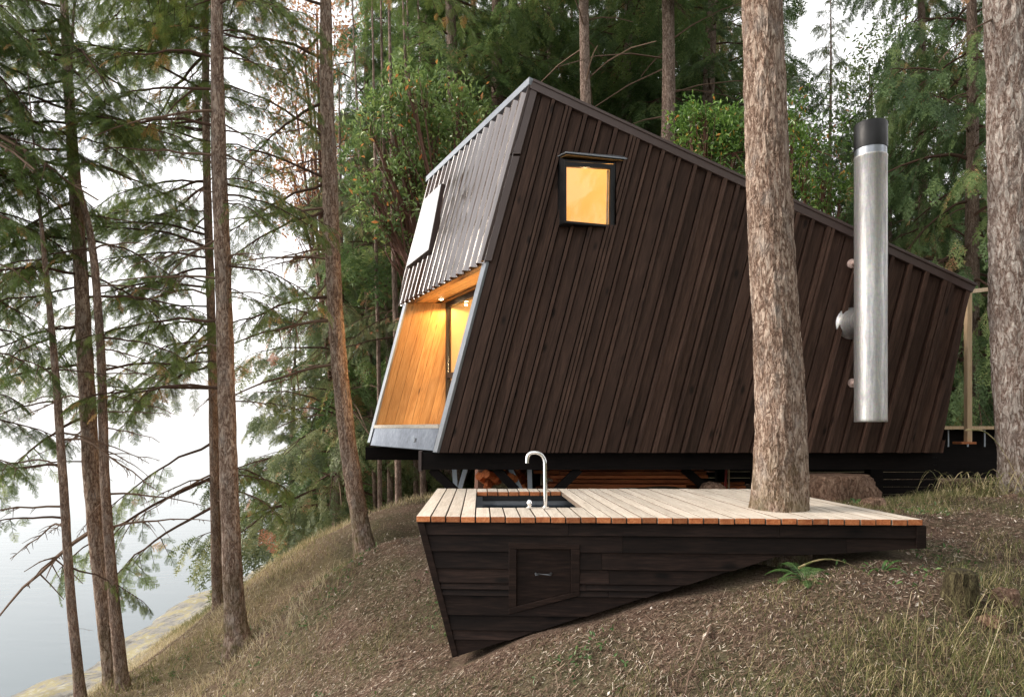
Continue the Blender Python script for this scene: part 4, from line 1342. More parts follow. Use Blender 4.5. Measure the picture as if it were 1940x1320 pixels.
# --- trunk in the deck
td, tdp = near_tree('fir_tree', 'thick tan fir trunk rising through the pale deck boards', [(1473, 1090, 116), (1476, 1000, 104), (1475, 970, 103), (1477, 930, 99), (1478, 900, 97), (1480, 800, 91), (1471, 600, 82), (1460, 400, 80), (1450, 200, 74), (1442, 0, 70), (1436, -120, 67)], 4.48, 'bark', 88, .085, 4.2, 7.0, .022)
add_branch(td, tdp, zpx(398, 4.48), 5, .16, 'dead', -3)
for i in range(26):
    add_branch(td, tdp, random.uniform(10.2, 14.2), random.uniform(0, 360), random.uniform(1.0, 2.0), 'lush', random.uniform(-15, 15))
# --- big trunk at the right edge
tr_, trp = near_tree('fir_tree', 'thick grey fir trunk cut by the right edge of the picture', [(1941, 960, 92), (1938, 900, 78), (1926, 700, 78), (1918, 400, 74), (1904, 0, 72), (1898, -100, 70)], 6.5, 'bark_grey', 72, .10, 4.0, 8.0, .03)
add_branch(tr_, trp, zpx(40, 6.5), 200, .8, 'dead', -25)
add_branch(tr_, trp, zpx(60, 6.5), 170, .18, 'dead', 5)
add_branch(tr_, trp, zpx(180, 6.5), 185, .1, 'dead', 5)
for i in range(24):
    add_branch(tr_, trp, random.uniform(11.5, 16), random.uniform(0, 360), random.uniform(1.4, 2.6), 'lush', random.uniform(-15, 15))

# --- the shore-side trees
t5, t5p = near_tree('fir_tree', 'leaning fir trunk nearest the cabin, lit orange by the balcony lamp', [(699, 1062, 52), (692, 1040, 40), (685, 1000, 33), (661, 860, 32), (641, 684, 29), (632, 550, 28.5), (625, 330, 28), (619, 150, 24), (617, 0, 20), (612, -100, 18)], 8.0, 'bark', 40, .10, 3.4, 6.0, .04)
DG = (2.5, 2.25, 1.9, 1)
for py, az, L_, pit, kd in ((8, 172, 1.5, 4, 'limb'), (112, 188, 1.7, 5, 'limb'), (195, 160, 1.5, -22, 'limb'), (262, 176, 1.6, 32, 'limb'), (338, 195, 1.5, 8, 'limb'), (346, 170, 1.5, -14, 'limb'),
                          (395, 185, 1.3, -2, 'dead'), (400, 205, 1.5, -24, 'limb'), (490, 172, 1.3, 8, 'dead'), (562, 185, 1.6, -20, 'limb'), (606, 168, 1.6, -3, 'dead'), (690, 180, 1.5, -10, 'dead'), (60, 140, 1.3, 5, 'dead'),
                          (440, 150, .6, 12, 'dead'), (-30, 190, 1.9, 0, 'lush'), (-70, 165, 1.8, -8, 'lush'), (-90, 230, 1.7, -12, 'lush')):
    add_branch(t5, t5p, zpx(py, 8.0), az, L_, kd, pit, DG)
for i in range(22):
    add_branch(t5, t5p, random.uniform(10.6, 15), random.uniform(0, 360), random.uniform(1.2, 2.0), 'lush', random.uniform(-15, 10), DG)

t4, t4p = near_tree('fir_tree', 'straight brown fir trunk in front of its slimmer pale twin on the grassy slope', [(454, 1238, 62), (450, 1215, 46), (445, 1140, 37), (434, 910, 33), (425, 660, 30), (416, 330, 27), (412, 0, 20), (410, -90, 18)], 6.8, 'bark', 40, .10, 3.4, 6.0, .04)
t4b, t4bp = near_tree('fir_tree', 'slimmer pale fir trunk close behind the straight brown one', [(415, 1160, 24), (413, 1120, 20), (408, 910, 18), (400, 660, 16), (393, 330, 14), (388, 0, 11), (386, -90, 10)], 8.5, 'bark_slim', 24, .09, 3.0, 5.0, .06)
t2, t2p = near_tree('fir_tree', 'stouter of the three trunks at the left edge, bark rough and brown', [(215, 1330, 40), (213, 1300, 30), (197, 1135, 27), (175, 910, 29), (158, 660, 27), (142, 330, 20), (128, 100, 15), (122, 0, 13), (118, -90, 12)], 7.0, 'bark', 36, .11, 3.2, 5.0, .045)
t3, t3p = near_tree('fir_tree', 'slim trunk with a kinked upper stem, touching the stout trunk at left', [(238, 1330, 34), (233, 1308, 25), (218, 1135, 20), (199, 910, 17), (189, 660, 15), (176, 480, 13.5), (164, 405, 11), (143, 335, 9), (132, 250, 7), (136, 150, 5.5), (140, 60, 4.5)], 6.75, 'bark_slim', 24, .08, 3.0, 2.0, .05)
t1, t1p = near_tree('fir_tree', 'thinnest trunk standing leftmost on the slope above the water', [(154, 1335, 24), (152, 1310, 19), (137, 1135, 16), (121, 910, 15), (99, 660, 12), (86, 530, 10), (77, 430, 7), (70, 330, 4)], 6.5, 'bark_slim', 22, .07, 3.0, 1.0, .05)

def leafy(root, tp, d, specs, color=DG):
    for (py, az, L_, pit, kd) in specs:
        add_branch(root, tp, zpx(py, d), az, L_, kd, pit, color)
# twin behind: most of the green between x = 200 and 420
leafy(t4b, t4bp, 8.5, [(random.uniform(-100, 180), random.uniform(120, 250), random.uniform(1.1, 1.7), random.uniform(-20, 10), 'lush') for i in range(14)])
leafy(t4b, t4bp, 8.5, [(330 + 19*i + random.uniform(-15, 15), random.uniform(150, 225), random.uniform(.9, 1.6), random.uniform(-22, 6), 'lush') for i in range(19)])
leafy(t4b, t4bp, 8.5, [(random.uniform(150, 380), random.uniform(140, 230), random.uniform(.9, 1.5), random.uniform(-18, 5), 'limb') for i in range(7)])
leafy(t4b, t4bp, 8.5, [(840, 190, 1.5, -24, 'limb'), (905, 200, 1.9, -34, 'limb'), (960, 170, 1.8, -38, 'limb'), (735, 175, 1.8, -8, 'limb'), (690, 160, 1.5, -12, 'limb'), (900, 0, .9, -10, 'lush'), (925, -25, 1.0, -14, 'lush'), (880, 30, .9, -6, 'lush'),
                      (760, 15, 1.0, -8, 'limb'), (100, -20, 1.2, -6, 'lush'), (40, 10, 1.3, -5, 'lush'), (180, 15, 1.0, -10, 'lush')])
leafy(t4, t4p, 6.8, [(random.uniform(-80, 560), random.uniform(-40, 50), random.uniform(.6, 1.1), random.uniform(-18, 4), 'lush') for i in range(9)])
leafy(t4, t4p, 6.8, [(110, 178, 1.2, -2, 'limb'), (170, 170, 1.3, -6, 'limb'), (240, 190, 1.4, -8, 'limb'), (470, 182, .9, 2, 'dead'), (605, 176, 1.5, 3, 'limb'), (735, 184, 1.4, -6, 'limb'), (60, 20, .8, 4, 'lush'), (10, -15, 1.0, -4, 'lush'), (-30, 30, 1.1, 0, 'lush'),
                    (-40, 160, 1.4, -4, 'lush'), (-60, 200, 1.3, -12, 'lush'), (300, 10, .55, -12, 'limb'), (380, 340, .6, -8, 'limb'), (250, 350, .7, -14, 'limb'), (500, 0, .5, 0, 'dead'), (560, 10, .5, -6, 'dead')])
leafy(t2, t2p, 7.0, [(random.uniform(-110, 330), random.uniform(-60, 60), random.uniform(.7, 1.25), random.uniform(-18, 6), 'lush') for i in range(13)])
leafy(t2, t2p, 7.0, [(-100 + 26*i + random.uniform(-12, 12), random.uniform(125, 245), random.uniform(.9, 1.5), random.uniform(-22, 4), 'lush') for i in range(27)])
leafy(t2, t2p, 7.0, [(690, 180, 1.3, -18, 'limb'), (790, 170, 1.4, -30, 'limb'), (560, 30, .8, -4, 'limb'), (1005, 176, 1.7, -34, 'dead'), (620, 200, 1.2, -22, 'limb'), (730, 20, .6, 0, 'dead'), (450, 15, 1.0, -10, 'lush'), (520, 20, 1.0, -15, 'lush')])
leafy(t3, t3p, 6.75, [(660 + 30*i, random.uniform(-50, 50), random.uniform(.4, .7), random.uniform(-15, 10), 'dead') for i in range(6)] +
      [(560, 20, 1.1, -8, 'lush'), (640, -10, 1.0, -10, 'limb'), (470, 190, .9, -15, 'lush'), (700, 25, 1.2, 5, 'limb'), (950, 180, .5, -40, 'dead'), (860, 10, .5, 5, 'dead'), (300, 170, .9, -10, 'lush'), (200, 20, .8, -14, 'lush')])
leafy(t1, t1p, 6.5, [(980, 182, 1.0, -4, 'limb'), (760, 175, .9, -12, 'limb'), (640, 165, .9, -20, 'lush'), (560, 200, .8, -10, 'lush'), (490, 170, .8, -15, 'lush'), (700, 10, .7, -8, 'limb'), (1190, 20, .14, 0, 'dead'), (1110, 200, .12, 10, 'dead'), (880, 190, 1.0, -8, 'limb'), (1075, 40, .8, -25, 'limb')])
# thin dead twiggy limbs on every shore-side trunk
for rt_, tp_, d_, lo_, hi_, n_ in ((t5, t5p, 8.0, 40, 760, 12), (t4, t4p, 6.8, 60, 900, 14), (t4b, t4bp, 8.5, 60, 950, 12), (t2, t2p, 7.0, 200, 1000, 14), (t3, t3p, 6.75, 450, 1100, 8), (t1, t1p, 6.5, 560, 1150, 9)):
    for i in range(n_):
        add_branch(rt_, tp_, zpx(random.uniform(lo_, hi_), d_), (random.uniform(120, 240) if rt_ is t5 else random.choice([random.uniform(130, 230), random.uniform(-50, 50)])), random.uniform(.35, 1.1), 'dead', random.uniform(-25, 12))
# tree just outside the frame at left: its boughs hang into the picture
DK = (2.0, 1.9, 1.6, 1)
t0, t0p = near_tree('fir_tree', 'dark fir boughs hanging in from the upper left corner of the picture', [(-190, 1500, 60), (-195, 1200, 44), (-200, 800, 38), (-205, 300, 32), (-208, 0, 28), (-210, -100, 26)], 6.2, 'bark', 20, .1, 3.0, 6.0, .08)
leafy(t0, t0p, 6.2, [(205, 2, 1.95, -17, 'dead'), (190, -8, 1.75, -14, 'dead'), (425, 5, 1.25, -16, 'dead'), (630, 0, 1.15, -18, 'dead')], DK)
leafy(t0, t0p, 6.2, [(-140 + 31*i + random.uniform(-15, 15), random.uniform(-28, 38), random.uniform(1.1, 1.75), random.uniform(-20, 6), 'lush') for i in range(18)], DK)
leafy(t0, t0p, 6.2, [(500 + 70*i, random.uniform(-20, 30), random.uniform(1.0, 1.5), random.uniform(-22, 0), 'limb') for i in range(6)], DK)

# ------------------------------------------------------------------ trees behind: conifer kinds, built once and copied
FARB = [gen_branch(2.6, .16, 10, 1.15, 3, .62, FR_FAR, rnd(.0, .2), rnd(.2, .45), 400 + i, r0=.028, hang=.5, wsides=4, subsides=3) for i in range(5)]
def conifer(name, H, r_low, crown0, nbr, seed, trunk_r, bark='bark_far', fill=1.0):
    rg = np.random.default_rng(seed)
    g = []
    zs = crown0 + (H - crown0) * (np.arange(nbr) / nbr) ** 1.12
    for i, z in enumerate(zs):
        f = (z - crown0) / (H - crown0)
        L_ = (r_low * (1 - f) ** .8 + .25) * rg.uniform(.65, 1.15)
        az = i * 2.399 + rg.uniform(-.4, .4)
        pitch = rg.uniform(-.35, .05) + .5 * f
        nd, nt_, wd, tw = FARB[rg.integers(0, len(FARB))]
        d = np.array([[math.cos(az) * math.cos(pitch), math.sin(az) * math.cos(pitch), math.sin(pitch)]])
        Rm = frames(d); s = L_ / 2.6
        ps = np.array([[.02 * math.sin(z), .02 * math.cos(z), z]])
        sh = rg.normal(0, .12)
        g.append((place(nd, Rm, s, ps), 0, np.clip(nt_ + sh, 0, 1)))
        g.append((place(wd, Rm, s, ps), 1, .5))
    crown = soup_mesh('crown', g, [M['needles'], M['twig']])
    mb = MB()
    zz = np.linspace(-.6, H, 46)
    mb.tube(np.stack([.05*np.sin(zz*.5), .05*np.cos(zz*.4), zz], 1), trunk_r * np.clip(1 - zz / H, .03, 1) + .01, 16, disp=bark_disp(.09, 2.4))
    # bare dead sticks low on the trunk
    g2 = []
    mbs = mb
    for i in range(26):
        z = rg.uniform(1.0, max(2.0, crown0 + (H - crown0) * .35)); az = rg.uniform(0, 6.28); l = rg.uniform(.5, 2.0)
        d = np.array([math.cos(az), math.sin(az), rg.uniform(-.15, .5)])
        q = np.linspace(0, 1, 4)
        pts = np.array([0, 0, z]) + np.outer(q * l, d) + np.outer(q**2 * l, (0, 0, -.35))
        mbs.tube(pts, .014 * (1 - .7*q) + .003, 4, m=1, caps=False)
    return crown, mb
KINDS = {}
def kind(key, *a, **kw):
    crown, mb = conifer(*a, **kw)
    KINDS[key] = [crown, mb, None]
kind('fir_a', 'a', 22, 3.4, 2.0, 96, 501, .24)
kind('fir_b', 'b', 24, 3.2, 3.2, 96, 502, .20)
kind('fir_c', 'c', 20, 3.8, 1.4, 104, 503, .26)
kind('small', 's', 8, 1.9, .8, 54, 504, .10)
kind('bare', 'p', 24, 2.4, 10.5, 34, 505, .13)

def far_tree(kd, px, d, label, color=(1, 1, 1, 1), scale=1.0, rz=None, group='firs behind the cabin', cat='tree', sx=1.0, zoff=0.0):
    x = (px - CX) / FPX * d
    zg = gz(x, d)
    root = thing('fir_tree', label, cat, (x, d, zg + zoff), group)
    crown, mb, tme = KINDS[kd]
    if tme is None:
        t_o = mb.build('trunk', [M['bark_far'], M['dead_twig']], None)
        KINDS[kd][2] = t_o.data
        t_o.parent = root
    else:
        t_o = bpy.data.objects.new('trunk', tme); COL.objects.link(t_o); t_o.parent = root
    c_o = bpy.data.objects.new('crown', crown); COL.objects.link(c_o); c_o.parent = root
    c_o.color = color
    root.rotation_euler = (random.uniform(-.02, .02), random.uniform(-.02, .02), random.uniform(0, 6.28) if rz is None else rz)
    root.scale = (scale * sx, scale * sx, scale)
    return root
GP = 'firs behind the cabin'
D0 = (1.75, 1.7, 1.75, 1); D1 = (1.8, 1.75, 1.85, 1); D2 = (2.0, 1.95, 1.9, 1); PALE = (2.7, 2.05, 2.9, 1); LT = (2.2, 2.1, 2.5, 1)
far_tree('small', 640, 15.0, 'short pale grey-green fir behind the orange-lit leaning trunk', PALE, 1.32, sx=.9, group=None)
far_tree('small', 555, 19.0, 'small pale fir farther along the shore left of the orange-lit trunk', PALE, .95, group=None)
far_tree('fir_c', 705, 19.0, 'dark fir left of the glossy green madrone, behind the leaning trunk', D0, 1.1, sx=.48, group=None)
far_tree('fir_a', 790, 19.5, 'dark fir rising behind the glossy green madrone', D0, 1.05, group=None)
far_tree('fir_b', 862, 16.0, 'fir with pale trunk above the left slope of the cabin roof', D2, 1.0, group=None)
far_tree('fir_a', 955, 17.5, 'bushy fir directly above the cabin peak', D2, 1.0, group=None)
far_tree('fir_c', 1035, 21.0, 'dark dense fir just right of the cabin peak', D1, 1.1, group=None)
far_tree('bare', 1113, 13.2, 'slender pale bare trunk standing behind the cabin right of the peak', D0, 1.0, group=None)
far_tree('fir_b', 1190, 19.0, 'dark fir between the two bare pale trunks', D1, 1.0, group=None)
far_tree('bare', 1262, 14.0, 'thicker bare trunk with dead sticks behind the roof, second of the bare pair', D0, 1.0, sx=1.35, group=None)
far_tree('fir_a', 1330, 18.0, 'dark fir with long dead sticks left of the deck trunk', D1, 1.0, group=None)
far_tree('fir_b', 1400, 21.0, 'dark fir half hidden behind the deck trunk', D1, 1.05, sx=.55, group=None)
far_tree('fir_c', 1571, 25.0, 'pointed fir whose tip stands free against the sky right of the deck trunk', (1.2, 1.15, .95, 1), .86, sx=.62, group=None)
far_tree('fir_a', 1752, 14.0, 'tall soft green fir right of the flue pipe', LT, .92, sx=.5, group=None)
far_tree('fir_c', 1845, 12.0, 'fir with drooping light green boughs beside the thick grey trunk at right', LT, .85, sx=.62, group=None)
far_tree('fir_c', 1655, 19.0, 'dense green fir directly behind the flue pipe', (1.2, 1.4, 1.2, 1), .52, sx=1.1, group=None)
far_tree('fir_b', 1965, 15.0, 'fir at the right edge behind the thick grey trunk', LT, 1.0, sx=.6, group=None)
for i, (px, d) in enumerate(((735, 30), (830, 26), (920, 30), (1010, 27), (1100, 29), (1180, 26), (1260, 30), (1345, 27))):
    far_tree(['fir_a', 'fir_b', 'fir_c'][i % 3], px, d, 'dark fir of the far row closing the wood above the cabin roof', D1, random.uniform(.95, 1.15), group='far row of firs')
for i, (px, d) in enumerate(((820, 22), (905, 23.5), (985, 25), (1075, 22.5), (1150, 24), (1225, 22), (1300, 24), (1375, 25), (770, 34), (870, 35), (960, 36), (1060, 34), (1160, 37), (1250, 35), (1330, 34))):
    far_tree(['fir_c', 'fir_a', 'fir_b'][i % 3], px, d, 'dark fir in the thick of the wood above the cabin roof', D0, random.uniform(.9, 1.1), group='firs in the thick of the wood', sx=.85)
for i, (px, d) in enumerate(((1600, 21), (1560, 23), (1835, 17), (1690, 22), (1505, 28), (1740, 16.5), (1685, 15.5), (1620, 17))):
    far_tree('fir_c', px, d, 'bushy young fir filling the wood behind the flue pipe', LT, random.uniform(.34, .40), group='young firs behind the flue', sx=1.3)
for i, (px, d) in enumerate(((1720, 26), (1800, 22), (1880, 27), (1640, 30))):
    far_tree(['fir_c', 'fir_a', 'fir_c'][i % 3], px, d, 'green fir of the far row behind the flue pipe and porch', LT, .50, group='far firs at right')
# the wood goes on uphill, behind the viewer: unseen firs added to darken reflections
for i, (bx_, by_) in enumerate(((6.5, -6.0), (11.0, -3.0), (4.0, -12.0))):
    x_ = bx_
    kd_ = ['fir_c', 'fir_a', 'fir_b'][i % 3]
    o_ = far_tree(kd_, 970, 5.0, 'dark fir of the wood uphill, on the viewer\'s own side', D0, random.uniform(.9, 1.1), group='unseen firs added on the viewer side')
    o_.location = (bx_, by_, gz(bx_, by_))
# slim stems by the shore, seen under the cabin floor beam
for i, (px, d, top, w_) in enumerate(((722, 13, 640, 9), (742, 14.5, 600, 12), (757, 12.5, 700, 13), (792, 15, 700, 13), (806, 13.5, 760, 12), (838, 16, 760, 12), (716, 15, 540, 9))):
    x = (px - CX) / FPX * d
    zb_ = gz(x, d)
    pyb = HY - (zb_ - CZ) / d * FPX
    ln = random.uniform(-14, -4)
    rt_, tp_ = near_tree('shore_tree', 'slim pale stem on the grassy bank seen under the cabin floor beam', [(px, pyb + 3, w_ * 1.2), (px + ln*.3, pyb - 60, w_), (px + ln, 700, w_ * .9), (px + ln*2.2, 400, w_ * .7)], d, 'bark_far', 14, .08, 2.6, 5.0, .15, group='slim stems on the bank')
    for j in range(8):
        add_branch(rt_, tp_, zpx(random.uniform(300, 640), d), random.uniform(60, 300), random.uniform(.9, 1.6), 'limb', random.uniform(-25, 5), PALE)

# ------------------------------------------------------------------ broadleaf trees (glossy madrones)
def leaf_soup(cent, out, n_per, ll, lw, rg, spread):
    N = len(cent)
    pos = np.repeat(cent, n_per, 0) + rg.normal(0, spread, (N * n_per, 3))
    d = np.repeat(out, n_per, 0) * .7 + rg.normal(0, .65, (N * n_per, 3)) + np.array([0, 0, .1])
    Rm = rollm(frames(d), rg.uniform(-1.2, 1.2, len(d)))
    leaf = np.array([[[0, 0, 0], [.5, .5 * lw / ll, .07], [1, 0, -.06]], [[0, 0, 0], [1, 0, -.06], [.5, -.5 * lw / ll, .07]]], float)
    tr = place(leaf, Rm, ll * rg.uniform(.6, 1.2, len(d)), pos)
    t = np.clip(np.repeat(rg.beta(1.1, 1.3, N), n_per) * .7 + rg.uniform(0, .3, N * n_per), 0, .9)
    t = np.where(rg.random(N * n_per) < .03, rg.uniform(.95, 1, N * n_per), t)
    return tr, np.repeat(t, 2)

def broadleaf(name, label, px, d, lobes, nclump, n_per, ll, lw, mat, seed, color=(1, 1, 1, 1), spread=.10, bark='bark_red', base_px=None, trunk_r=.09, cat='tree'):
    """lobes: (px, py, dd, rx, rz) ellipsoids in photo pixels and metres"""
    rg = np.random.default_rng(seed)
    bx = ((base_px or px) - CX) / FPX * d
    zg = gz(bx, d)
    root = thing(name, label, cat, (bx, d, zg))
    org = np.array([bx, d, zg])
    cs, os_ = [], []
    wv = np.array([l[3] ** 1.5 for l in lobes]); wv /= wv.sum()
    wood_ = []
    for l, w_ in zip(lobes, wv):
        c = P(l[0], l[1], d + l[2]) - org
        n = int(nclump * w_)
        v = rg.normal(0, 1, (n, 3)); v /= np.linalg.norm(v, axis=1)[:, None]
        rr_ = rg.uniform(.25, 1.0, n) ** .5
        # gaps: drop clumps where a coarse noise is low
        q = c + v * rr_[:, None] * np.array([l[3], l[3] * .9, l[4]])
        q = q + rg.normal(0, .22 * l[3] + .06, q.shape)
        keep = np.array([mnoise.noise(Vector(a * 2.6 + seed)) > .03 for a in q])
        cs.append(q[keep]); os_.append(v[keep] + np.array([0, 0, .25]))
        st = np.array([0, 0, max(.4, c[2] * .25)])
        q4 = np.linspace(0, 1, 6)
        mid = st + np.outer(q4, c - st) + np.outer(np.sin(q4 * 3.14), rg.normal(0, .15, 3))
        wood_.append(tube_tris(mid, trunk_r * .6 * (1 - .7 * q4) + .008, 7))
        for j in rg.choice(len(q), min(len(q), 16), replace=False):
            sfrom = mid[rg.integers(3, 6)]
            lin = sfrom + np.outer(np.linspace(0, 1, 4), q[j] - sfrom) + np.outer(np.sin(np.linspace(0, 3.14, 4)), rg.normal(0, .06, 3))
            wood_.append(tube_tris(lin, np.linspace(.014, .003, 4), 4))
    cs, os_ = np.concatenate(cs), np.concatenate(os_)
    tr, t = leaf_soup(cs, os_, n_per, ll, lw, rg, spread)
    cm = soup_mesh('crown', [(tr, 0, t)], [M[mat]])
    co_ = bpy.data.objects.new('crown', cm); COL.objects.link(co_); co_.parent = root; co_.color = color
    tm = [tube_tris(np.stack([.04 * np.sin(np.linspace(0, 3, 5)), np.zeros(5), np.linspace(-.3, max(.5, (P(lobes[0][0], lobes[0][1], d) - org)[2] * .3), 5)], 1), np.linspace(trunk_r, trunk_r * .6, 5), 9)]
    to_ = bpy.data.objects.new('trunk', soup_mesh('trunk', [(np.concatenate(tm + wood_), 0, .5)], [M[bark]])); COL.objects.link(to_); to_.parent = root
    return root
broadleaf('madrone_tree', 'glossy bright green broadleaf madrone left of the cabin roof', 775, 11.5,
          [(775, 170, 0, .26, .22), (735, 200, -.1, .30, .24), (810, 195, .2, .34, .26), (700, 245, -.2, .28, .24), (760, 255, .1, .40, .30), (830, 250, .3, .42, .32), (880, 215, .5, .34, .26), (915, 250, .7, .34, .28),
           (690, 330, -.3, .30, .20), (740, 330, 0, .34, .26), (800, 320, .2, .40, .30), (860, 300, .4, .36, .28), (715, 395, -.3, .26, .20), (765, 400, -.1, .28, .22), (730, 430, -.2, .18, .14), (820, 375, .2, .3, .24), (870, 170, .5, .24, .2)],
          640, 24, .12, .046, 'leaves', 61, (2.3, 1.8, 2.3, 1), base_px=905)
broadleaf('madrone_tree', 'rounded glossy green madrone showing above the roof left of the deck trunk', 1345, 11.5,
          [(1335, 225, 0, .26, .2), (1305, 250, .2, .28, .22), (1360, 260, .1, .32, .26), (1390, 290, -.1, .32, .26), (1330, 290, .1, .34, .26), (1400, 335, .1, .34, .3), (1290, 285, .3, .22, .18), (1380, 235, .2, .2, .16)], 300, 26, .10, .04, 'leaves', 62, (1.8, 1.7, 1.5, 1))
broadleaf('madrone_tree', 'glossy madrone with orange leaves between the deck trunk and the flue', 1545, 12.5,
          [(1530, 280, 0, .45, .55), (1560, 340, .2, .5, .5), (1520, 370, -.1, .4, .4), (1590, 390, .3, .4, .3), (1500, 240, .2, .4, .4)], 330, 26, .10, .04, 'leaves', 63, (1.6, 1.5, 1.3, 1))
broadleaf('madrone_tree', 'pale olive madrone with reddish limbs against the sky, upper right', 1700, 20.0,
          [(1705, 95, 0, 1.0, .8), (1650, 160, .3, .9, .8), (1760, 110, .6, 1.0, .9), (1620, 230, -.3, .9, .7), (1690, 250, .2, 1.0, .8), (1790, 200, .4, 1.2, 1.0), (1600, 300, 0, .8, .6)], 560, 24, .15, .06, 'leaves', 64, (2.0, 1.5, 1.9, 1), .2)
broadleaf('madrone_tree', 'sparse russet madrone against the white sky behind the leaning trunk', 590, 16.0,
          [(575, 90, 0, .9, 1.0), (560, 200, .2, .7, .8), (590, 300, -.2, .9, .9), (555, 330, .3, .6, .6), (600, 30, 0, .8, .7), (585, 395, 0, .6, .5)], 430, 22, .105, .05, 'russet', 65, (1.3, 1.25, 1.15, 1), .24, base_px=640)
broadleaf('shrub', 'bank shrubs of pale green leaves behind the slim stems under the floor beam', 770, 17.0,
          [(725, 880, 0, .5, .4), (780, 870, .5, .6, .4), (830, 880, 1, .6, .4)], 150, 20, .08, .04, 'leaves', 66, (1.6, 1.2, 1.8, 1), .12, cat='shrub')

# ------------------------------------------------------------------ ground cover: grass, litter, chips
def in_house(x, y):
    under = (y > 6.9) & (y < 9.6) & (x > -0.9) & (x < 4.6)
    dk = (y > 4.0) & (y < 6.1) & (x > -0.36 + (y - 4.1) * -.12) & (x < 2.4)
    return under | dk
def scatter(n, x0, x1, y0, y1, dens):
    x = RNG.uniform(x0, x1, n); y = RNG.uniform(y0, y1, n)
    kp = RNG.random(n) < dens(x, y)
    x, y = x[kp], y[kp]
    # keep what the picture can see, with a margin
    u = x / np.maximum(y, .3) * FPX + CX
    kp = (u > -250) & (u < 2190) & (y > 2.2)
    x, y = x[kp], y[kp]
    return x, y, ground_z(x, y) + rough_z(x, y)
def blades(x, y, z, hgt, wid, lean, tint):
    n = len(x)
    az = RNG.uniform(0, 2*np.pi, n)
    l = RNG.uniform(.15, 1.0, n) * lean
    dx, dy = np.cos(az) * l, np.sin(az) * l
    fa = RNG.uniform(0, 2*np.pi, n)
    sx, sy = np.cos(fa) * wid, np.sin(fa) * wid
    b = np.stack([x, y, z - .01], 1)
    m = b + np.stack([dx*.35*hgt, dy*.35*hgt, hgt*.6], 1)
    t = b + np.stack([dx*hgt, dy*hgt, hgt*(1 - .35*l)], 1)
    s = np.stack([sx, sy, np.zeros(n)], 1)
    tr = np.stack([np.stack([b - s, b + s, m + s*.7], 1), np.stack([b - s, m + s*.7, m - s*.7], 1), np.stack([m - s*.7, m + s*.7, t], 1)], 1)
    return tr.reshape(-1, 3, 3), np.repeat(tint, 3)
def clump(x, y, sc, sd):
    return np.array([mnoise.noise(Vector((a*sc, b*sc, sd))) for a, b in zip(x, y)])
def stuff(name, groups, mat, label):
    o_ = bpy.data.objects.new(name, soup_mesh(name, groups, [M[mat]])); COL.objects.link(o_)
    tag(o_, label, name.replace('_', ' '), kind='stuff')
# dry grass on the slope to the water
x, y, z = scatter(190000, -9.5, .6, 3.5, 18, lambda x, y: np.where(y > 9.7, np.clip((.6 - x), 0, 1), np.clip((-1.5 - .14*(y - 6) - x) * .6, 0, .85)) * (y > 4.5) * ~in_house(x, y))
cn = clump(x, y, .9, 3.0); kp = (cn > -.12 + RNG.uniform(-.35, .35, len(x))) & (z > .85 + .5*np.sin(x*1.3 + y)*np.sin(y*.8)); x, y, z, cn = x[kp], y[kp], z[kp], cn[kp]
hg = RNG.uniform(.02, .16, len(x)) * (1 + .8*cn)
tn = np.clip(.72 + .75*clump(x, y, .7, 8.0) + RNG.normal(0, .20, len(x)), 0, 1)
g1 = blades(x, y, z, hg, RNG.uniform(.0014, .0036, len(x)), 1.35, tn)
stuff('dry_grass', [(g1[0], 0, g1[1])], 'grass', 'tan and green dry grass on the slope above the water')
# mixed grass at the right and in the foreground
def dens_r(x, y): return np.where(x > .5, .8, .5) * ~in_house(x, y) * (y < 9)
x, y, z = scatter(330000, -3.0, 7, 2.3, 9, dens_r)
cn = clump(x, y, 1.5, 5.0)
bare = np.exp(-((x + 1.0 + .15*(y-4))/1.0)**2)            # worn needle path left of the deck
kp = cn > -.10 + .55*bare + RNG.uniform(-.2, .2, len(x)); x, y, z, cn = x[kp], y[kp], z[kp], cn[kp]
hg = RNG.uniform(.014, .085, len(x)) * (1 + 1.3*np.clip(cn, 0, 1)) * np.where(x > .5, 1.25, 1)
near_deck = (x > -.6) & (x < 2.5) & (y > 3.35) & (y < 4.2)
hg = np.where(near_deck, hg * .4, hg)
tn = np.clip(.40 + RNG.normal(0, .26, len(x)), 0, 1)
g2 = blades(x, y, z, hg, RNG.uniform(.0008, .0018, len(x)), 1.4, tn)
xl, yl, zl_ = scatter(5200, .6, 4.2, 2.3, 4.6, lambda x, y: np.clip((x - .4) * .45, 0, 1) * ~in_house(x, y) * (y < 3.35))
g3 = blades(xl, yl, zl_, RNG.uniform(.12, .40, len(xl)), RNG.uniform(.0008, .0017, len(xl)), 1.5, np.clip(.40 + RNG.normal(0, .2, len(xl)), 0, 1))
stuff('meadow_grass', [(g2[0], 0, g2[1]), (g3[0], 0, g3[1])], 'grass', 'sparse thin green and straw grass over the forest floor')
# needles, straws and twigs lying on the ground
x, y, z = scatter(700000, -5, 7, 2.3, 10, lambda x, y: np.clip(1.25 - y*.085, .12, 1) * ~in_house(x, y))
n = len(x)
az = RNG.normal(.35, 1.0, n); l = RNG.uniform(.004, .015, n) * np.where(RNG.random(n) < .04, 3.0, 1)
wd_ = RNG.uniform(.0008, .0024, n)
d = np.stack([np.cos(az)*l, np.sin(az)*l, RNG.uniform(-.3, .45, n)*l], 1)
s = np.stack([-np.sin(az)*wd_, np.cos(az)*wd_, RNG.uniform(-.5, .5, n)*wd_], 1)
